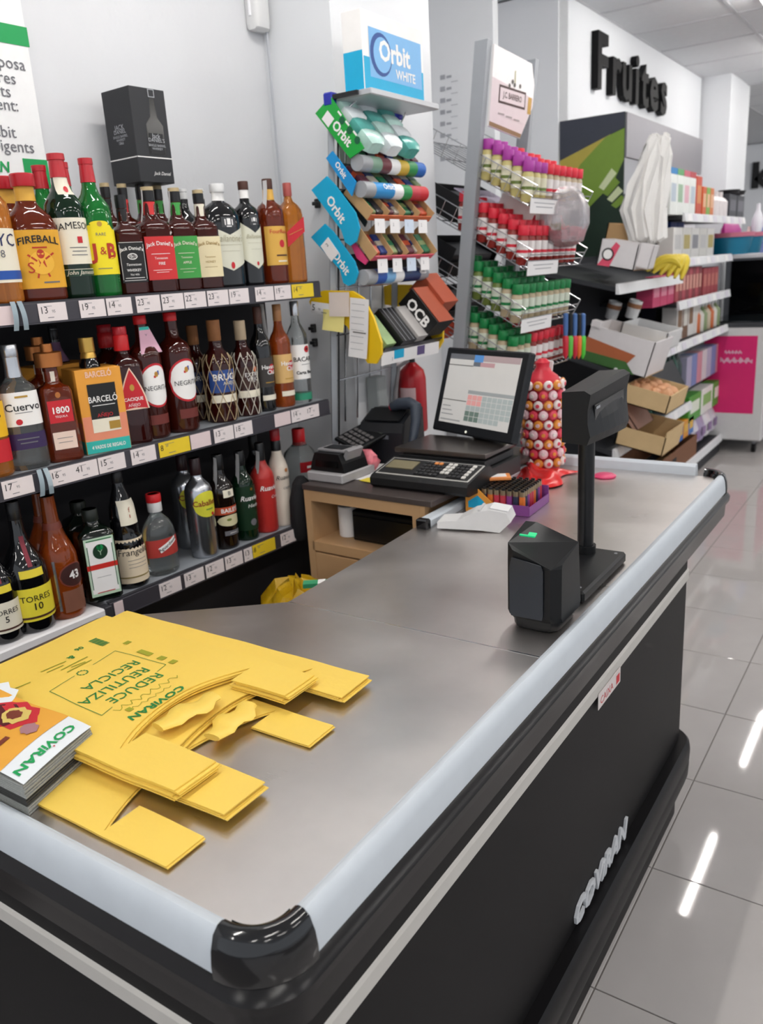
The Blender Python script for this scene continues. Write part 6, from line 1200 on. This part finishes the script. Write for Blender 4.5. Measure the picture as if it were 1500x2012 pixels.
# big carton, tilted, brown and green print
b1 = openbox('produce_carton', 'white fruit carton with orange-brown and green print, tilted on the produce shelf', tiltM(1142, 705, 4.32, 16), .36, .34, .19, WCARD, CARD_L)
a = MB(); F = frame((0, -.001, 0), (1, 0, 0), (0, 0, 1)); a.add([(x, z, .0004) for x, z in ((0, .0), (.30, .0), (.24, .055), (.0, .05))], [(0, 1, 2, 3)], mat('carton_green', '#3f6a34', .5), F); a.add([(x, z, .0003) for x, z in ((0, .05), (.25, .05), (.28, .10), (.0, .125))], [(0, 1, 2, 3)], mat('carton_rust', '#b0623c', .5), F); a.build('print', b1)
a = MB(); a.box((.05, .06, .03), WCARD, (.03, .02, .20)); a.build('corner_flap', b1)
b2 = openbox('fruit_tray_carton', 'white carton with a pink logo on the upper produce shelf', tiltM(1172, 520, 4.34, 12), .20, .20, .13, WCARD, CARD)
a = MB(); F = frame((.05, -.001, .06), (1, 0, 0), (0, 0, 1)); a.add([(x, z, .0003) for x, z in ((-.045, -.06), (.02, -.06), (.055, .05), (.03, .065))], [(0, 1, 2, 3)], mat('logo_pink', '#d8506a', .5), F); a.add([(.032*math.cos(6.28*i/16), .032*math.sin(6.28*i/16), .0005) for i in range(16)], [tuple(range(16))], INK, F); a.add([(.024*math.cos(6.28*i/16), .024*math.sin(6.28*i/16), .0007) for i in range(16)], [tuple(range(16))], WHITE, F); a.build('print', b2)
b3 = openbox('cardboard_tray', 'brown cardboard tray behind the pink-logo carton', tiltM(1188, 475, 4.66, 12), .16, .2, .10, CARD, CARD_L)
b4 = openbox('white_flap_carton', 'white-lined carton with a raised flap beside the bananas', tiltM(1247, 525, 4.36, 14, .1), .07, .14, .12, WCARD, CARD)
# bananas
ban = mat('banana_skin', '#d9c03a', .45, noise=(12, .15))
for k in range(6):
    c = at_y(1302+k*6, 516, 4.95+.03*k); m = MB(); path = [(.0+.04*math.sin(q*2.2), -.10+.20*q, .06*math.sin(q*3.0)-.01) for q in [i/8 for i in range(9)]]
    m.tube(path, [.008, .017, .023, .026, .027, .025, .020, .013, .006], ban, 8); m.tube([path[0], (path[0][0], path[0][1]-.02, path[0][2]+.012)], .004, mat('banana_stem', '#7a6a2c', .6), 5)
    tag(m.build('banana', None, Matrix.Translation(c-Vector((0, 0, .03))) @ RZ(.25*k-.7) @ RX(.12*k)), 'ripe yellow banana on the upper produce shelf', 'banana', 'bananas on the produce shelf')
# white tray and rolls on the second shelf
b5 = openbox('white_produce_tray', 'narrow white tray with dark slots behind the brown-print carton', tiltM(1215, 668, 4.62, 14), .26, .3, .10, WHITE_PL, DARK_PL)
for k, (px, py) in enumerate(((1200, 612), (1240, 610))):
    m = MB(); m.lathe([(0, .035), (.10, .04), (.102, .036), (.09, .03)], WHITE_PL, 16); m.lathe([(.06, .0405), (.085, .0412)], mat('cup_logo_brown', '#9a6a4a', .5), 16, caps=(False, False))
    tag(m.build('paper_cup', None, Matrix.Translation(at_y(px, py+14, 4.85)) @ RY(.3)), ('white paper cup standing left of the narrow tray', 'white paper cup standing right, next to the pink boxes')[k], 'cup')
rolls = mat('bread_tan', '#c9a07a', .7)
# garlic / onion cartons
b6 = openbox('onion_carton', 'tan cardboard carton of onions on the lower produce shelf', tiltM(1222, 790, 4.32, 14), .24, .36, .10, CARD_L, CARD_L)
on = MB(); on.lathe([(-.032, .004), (-.03, .016), (-.012, .036), (.008, .038), (.026, .024), (.036, .008), (.05, .004)], mat('onion_skin', '#cf9a72', .5, noise=(18, .25)), 14); o0 = None
for k in range(11):
    p = b6.matrix_world @ Vector((.04+.055*(k % 4), .05+.09*(k//4), .075+.012*(k % 2)))
    if not o0: o = o0 = on.build('onion')
    else: o = o0.copy(); COL.objects.link(o)
    o.matrix_world = Matrix.Translation(p) @ Euler((k*.7, k*.4, k), 'XYZ').to_matrix().to_4x4(); tag(o, 'tan-skinned onion in the cardboard carton', 'onion', 'onions in the carton')
b7 = openbox('lower_carton', 'tan cardboard carton in front, half behind the pole display', tiltM(1208, 872, 4.33, 12), .26, .34, .13, CARD_L, CARD, front=.8)
b8 = openbox('narrow_carton', 'narrow folded cardboard box beside the pole display', tiltM(1245, 850, 4.36, -35), .03, .3, .24, mat('pinkish_card', '#b08878', .6), CARD)
b9 = openbox('black_frame_crate', 'dark crate front beside the onion carton', tiltM(1300, 800, 4.72, -28), .03, .5, .22, DARK_PL, mat('crate_inside', '#5a6068', .4))

def goods(lab, cat, px0, px1, yb, yt, x, n, m1, m2=None, depth=.10, kind='box', group=None, name=None, zb=None, cw=None):
    """n alike packs side by side along the shelf front between two measured image columns"""
    a_, b_ = at_x(px0, yb, x), at_x(px1, yb, x); zt_ = at_x(px0, yt, x).z; z0 = a_.z if zb is None else zb; w_ = (b_.y-a_.y)/n; h_ = zt_-z0; first = None
    for q in range(n):
        mm = m1[q % len(m1)] if isinstance(m1, list) else m1
        t = thing(name or 'pack', lab.format(c=cw[q % len(cw)]) if cw else lab, cat, T(x-depth/2, a_.y+w_*(q+.5), z0+.0015), group or lab.format(c='assorted')); m = MB()
        if kind == 'box': m.box((depth, w_*.94, h_), mm, (0, 0, h_/2), bev=.002)
        elif kind == 'bottle': m.lathe([(0, w_*.40), (.004, w_*.43), (h_*.62, w_*.43), (h_*.74, w_*.28), (h_*.8, w_*.16), (h_*.88, w_*.15)], mm, 12)
        elif kind == 'tub': m.lathe([(0, w_*.40), (h_*.8, w_*.46)], mm, 14)
        elif kind == 'bag': m.loft([ring(z*h_, depth/2*k, w_*.46*k2, 2.6, 12) for z, k, k2 in ((0, .7, .9), (.15, 1, 1), (.6, .95, 1), (.85, .5, .95), (1, .08, .9))], mm)
        m.build('body', t)
        if m2:
            m = MB(); mk = m2[q % len(m2)] if isinstance(m2, list) else m2
            if name == 'colour_bar_carton': m.box((depth, w_*.94, .035), (PX('#1f7fc0'), PX('#5aa060'), PX('#c85a70'), PX('#b83a40'))[q % 4], (0, 0, h_+.018)); m.build('top_band', t); m = MB()
            if kind == 'box': m.quad(w_*.7, h_*.45, mk, frame((depth/2+.0006, 0, h_*.55), (0, 1, 0), (0, 0, 1))); m.build('label', t)
            elif kind == 'bottle': m.lathe([(h_*.87, w_*.17), (h_, w_*.17)], mk, 12); m.build('cap', t)
            elif kind == 'tub': m.lathe([(h_*.8, w_*.48), (h_, w_*.48)], mk, 14); m.build('lid', t)
            elif kind == 'bag': m.quad(w_*.6, h_*.35, mk, frame((depth/2+.002, 0, h_*.4), (0, 1, 0), (0, 0, 1))); m.build('label', t)
PX = lambda h, r=.4: paint(h, r)
XF = GX-.03
goods('pink pastry box on the middle shelf beyond the bananas', 'box', 1283, 1325, 590, 545, XF, 3, PX('#c8406a'), PX('#e08aa0'), zb=1.282, name='pastry_box')
goods('red and brown biscuit box in the long row on the middle shelf', 'box', 1327, 1378, 585, 530, XF, 8, [PX('#b8505a'), PX('#8a3a40')], PX('#d9a090'), zb=1.282, name='biscuit_box')
goods('deep red biscuit box at the far end of the middle shelf', 'box', 1381, 1410, 580, 528, XF, 4, PX('#a84a50'), PX('#c87a70'), zb=1.282, name='biscuit_box')
goods('white milk carton block on the shelf above the pink boxes', 'carton', 1322, 1402, 512, 447, XF, 5, [PX('#e2e0dc'), PX('#dcdad4')], [PX('#c9c8c6'), PX('#b9a860'), PX('#8a8a90')], zb=1.547, name='milk_carton')
goods('blue-capped white carton at the back of the white row', 'carton', 1318, 1345, 455, 436, XF-.10, 2, PX('#24448f'), None, zb=1.70, name='blue_carton')
goods('teal blue tub with a dark lid on the far shelf', 'tub', 1424, 1470, 500, 458, XF, 2, PX('#0f6f8f'), PX('#c06a80'), zb=1.547, kind='tub', name='teal_tub')
goods('magenta bag standing behind the teal tubs', 'bag', 1432, 1465, 460, 436, XF-.12, 1, PX('#a81f80'), None, zb=1.66, kind='bag', name='magenta_bag')
goods('white carton with a {c} patch on the top shelf', 'carton', 1316, 1366, 424, 340, XF, 4, PX('#e9ece8'), [PX('#b8c4d0'), PX('#9ab89a'), PX('#e0b0bc')], zb=1.815, name='colour_bar_carton', cw=('blue-grey', 'green', 'pink'))
goods('orange carton standing beside the white cartons on the top shelf', 'carton', 1367, 1378, 424, 345, XF, 1, PX('#c8482a'), PX('#d88a50'), zb=1.815, name='orange_carton')
goods('{c} juice pack on the top shelf', 'carton', 1380, 1402, 424, 366, XF, 3, [PX('#d8602c'), PX('#7fb04a'), PX('#d87a40')], PX('#e8b890'), zb=1.815, name='juice_pack', cw=('orange', 'green', 'amber'))
goods('white bottle on the top shelf beside the pillar', 'bottle', 1404, 1430, 424, 372, XF, 3, PX('#e4dcdc'), PX('#d8d0d0'), zb=1.815, kind='bottle', name='white_bottle')
goods('black six-pack carton on the top shelf', 'carton', 1432, 1462, 424, 380, XF, 2, PX('#34353c'), PX('#6a6a72'), zb=1.815, name='black_carton')
goods('small black can on the black six-pack carton', 'can', 1438, 1460, 380, 370, XF, 2, PX('#1f1f22'), None, zb=at_x(1432, 380, XF).z+.003, kind='tub', name='black_can')
goods('{c} packet on the produce shelf beyond the tray', 'packet', 1330, 1372, 655, 592, XF-.02, 4, [PX('#dcd8d4'), PX('#7a5a44'), PX('#e0dcd8')], [PX('#8a6a50'), PX('#d9d4cc')], zb=1.02, name='snack_packet', cw=('off-white', 'brown', 'pale grey'))
goods('small {c} bottle on the far second shelf', 'bottle', 1374, 1418, 650, 600, XF, 7, [PX('#c86a3a'), PX('#d8d4cc'), PX('#8a9a70'), PX('#c9b9a0')], PX('#d9d9d9'), zb=1.018, kind='bottle', name='sauce_bottle', cw=('orange', 'white', 'olive', 'beige'))
goods('{c} packet at the back of the second shelf', 'packet', 1288, 1330, 640, 598, XF-.2, 3, [PX('#2d2a3a'), PX('#4a3a30'), PX('#d0a030')], None, zb=1.09, name='dark_packet', cw=('dark blue', 'dark brown', 'mustard yellow'))
goods('dark green glass bottle under the second shelf', 'bottle', 1282, 1345, 752, 700, XF-.02, 8, [glass('bottle_teal', '#1f5a48', .3), PX('#2a3a38', .2)], PX('#c9cfc9'), zb=.585, kind='bottle', name='green_bottle')
goods('{c} packet stacked under the second shelf', 'packet', 1348, 1412, 770, 705, XF-.02, 7, [PX('#a9a8c0'), PX('#6f86b8'), PX('#c88a96'), PX('#d0c8cc')], None, zb=at_x(1348, 770, XF).z, name='pastel_packet', cw=('lilac', 'mid blue', 'pink', 'off-white'))
goods('{c} pack on the low shelf by the freezer', 'pack', 1352, 1418, 835, 785, XF+.0, 3, [PX('#4a9a3a'), PX('#dfe0dc')], [PX('#dfe8d8'), PX('#7fb86a')], zb=at_x(1352, 835, XF).z, name='green_white_pack', cw=('green', 'white'))
goods('orange-labelled jar on the low shelf', 'jar', 1295, 1330, 868, 835, XF-.03, 4, [PX('#d98a2a'), PX('#e0a030')], PX('#c8482a'), zb=at_x(1295, 868, XF-.03).z, kind='tub', name='orange_jar')
goods('{c} packet on the low shelf', 'packet', 1332, 1362, 872, 838, XF, 3, [PX('#3a6fb8'), PX('#d9902a'), PX('#4a7ac0')], PX('#e0b040'), zb=at_x(1332, 872, XF).z, name='blue_packet', cw=('blue', 'orange', 'bright blue'))
goods('{c} bag on the low shelf beside the freezer', 'bag', 1364, 1428, 880, 832, XF, 6, [PX('#d4ced8'), PX('#a898b8'), PX('#e0dce0')], PX('#8a6a9a'), zb=at_x(1364, 880, XF).z, kind='bag', name='lilac_bag', cw=('off-white', 'lilac', 'white'))
bb1 = openbox('brown_box', 'brown cardboard box with a hand slot at the bottom of the produce shelving', T(GX-.30, at_x(1285, 905, GX).y, .135), .30, at_x(1368, 905, GX).y-at_x(1285, 905, GX).y, .16, mat('brown_box_card', '#7a5138', .7), CARD, cat='box')
a = MB(); a.quad(.10, .03, INK, frame((.3012, .5, .10), (0, 1, 0), (0, 0, 1))); a.build('hand_slot', bb1)

# ------------------------------------------------------------------ ice-cream freezer and the dark cabinet behind
FZY = 7.0; fl, fr_ = at_y(1395, 860, FZY), at_y(1496, 860, FZY); zt = at_y(1450, 642, FZY).z
fz = thing('chest_freezer', 'white chest freezer with a magenta front panel at the end of the aisle', 'freezer', T(0, FZY, 0))
xa, xb = -1.60, fr_.x; zb1 = .10
a = MB(); a.box((xb-xa, .8, zt-zb1), mat('freezer_white', '#d2d1d1', .35), ((xa+xb)/2, .4, (zt+zb1)/2), bev=.01); a.build('body', fz)
a = MB(); MG = mat('magenta_panel', '#d8286e', .35); F = frame((0, -.0012, 0), (1, 0, 0), (0, 0, 1)); xm = at_y(1493, 700, FZY).x-.02
z0_, z1_ = at_y(1450, 812, FZY).z, at_y(1450, 660, FZY).z; a.add([(xa+.02, z0_, 0), (xm, z0_, 0), (xm, z1_, 0), (xa+.02, z1_, 0)], [(0, 1, 2, 3)], MG, F)
a.add([(0.0012+xb, y, z) for y, z in ((.03, z0_), (.77, z0_), (.77, z1_), (.03, z1_))], [(0, 1, 2, 3)], MG); pk_ = mat('magenta_pale_print', '#dca9bc', .45)
for r_, (z, xs, wl, hh) in enumerate(((at_y(1440, 690, FZY).z, -1.42, .13, .035), (at_y(1440, 705, FZY).z, -1.45, .24, .055))):
    n = 16; a.add([(xs+wl*i/n, z+hh*.3*math.sin(i*1.9+r_), .0006) for i in range(n+1)]+[(xs+wl*i/n, z-hh*.5+hh*.2*math.sin(i*2.3), .0006) for i in range(n, -1, -1)], [tuple(range(2*n+2))], pk_, F)
a.build('magenta_panel', fz)
a = MB(); a.box((xb-xa+.01, .81, .03), mat('freezer_rim', '#3a3c40', .35), ((xa+xb)/2, .4, zt+.012)); a.build('rim', fz)
a = MB(); a.box((xb-xa-.06, .7, .012), mat('freezer_glass', '#20262a', .06, trans=.3), ((xa+xb)/2, .4, zt+.034)); a.build('glass_lid', fz)
for q, (x, y) in enumerate(((xa+.06, .06), (xb-.06, .06), (xb-.06, .74), (xa+.06, .74))): a = MB(); a.cyl(.035, .03, RUB, M=T(x-.015, y, .036) @ RY(math.pi/2)); a.box((.02, .02, .05), GREY_PL, (x, y, .08)); a.build('castor', fz)
dc = thing('dark_display_fridge', 'tall fridge with a black glass front behind the freezer', 'fridge', T(0, 8.0, 0))
zl, zh = at_y(1460, 622, 8.0).z, at_y(1460, 512, 8.0).z; xl = at_y(1424, 560, 8.0).x
a = MB(); a.box((1.2, .5, zh+.02), mat('fridge_grey', '#5a5c60', .4), (xl+.6, .26, (zh+.02)/2)); a.build('case', dc)
a = MB(); a.box((1.14, .006, zh-zl), mat('fridge_glass', '#060608', .08, coat=.5), (xl+.62, .006, (zh+zl)/2)); a.build('glass_front', dc)
a = MB(); a.box((1.2, .02, .03), GREY_METAL, (xl+.6, -.002, zl-.03)); a.build('handle_rail', dc)
# far wall items at the right margin
sf = thing('far_shelf', 'white far shelf with pale goods at the right margin', 'shelf', T(0, 8.15, 0))
p0, p1 = at_y(1440, 505, 8.15), at_y(1560, 500, 8.15); a = MB(); a.box((.9, .3, .04), LIP, (p0.x+.42, .2, p0.z), bev=.004); a.build('board', sf)
for k, (px, py0, py1, w_, c, lb) in enumerate(((1478, 500, 395, .10, '#dcdce2', 'tall white bottle on the far shelf at the right margin'), (1495, 500, 430, .09, '#7a8ac0', 'blue and white pack on the far shelf at the right margin'), (1462, 500, 440, .08, '#e0c8c0', 'pale pink pack on the far shelf'))):
    a_ = at_y(px, py0-6, 8.12); h_ = at_y(px, py1, 8.12).z-a_.z; m = MB(); m.loft([ring(z*h_, w_/2*k_, w_/2*k_, 2.6, 14) for z, k_ in ((0, .9), (.02, 1), (.65, 1), (.8, .6), (.86, .35), (1, .33))], PX(c)); tag(m.build('far_bottle', None, T(a_.x, 8.3, p0.z+.0215)), lb, 'bottle')
ls = thing('letter_poster', 'black lettering high on the white far wall at the right margin', 'sign', T(0, 14.09, 0))
q0, q1 = at_y(1480, 318, 14.09), at_y(1540, 372, 14.09); a = MB(); a.text('k', (q0.z-q1.z)*1.1, INK, frame((q0.x+.0, -.0112, (q0.z+q1.z)/2), (1, 0, 0), (0, 0, 1)), bold=.05, align='LEFT', ext=.03); a.build('lettering', ls)
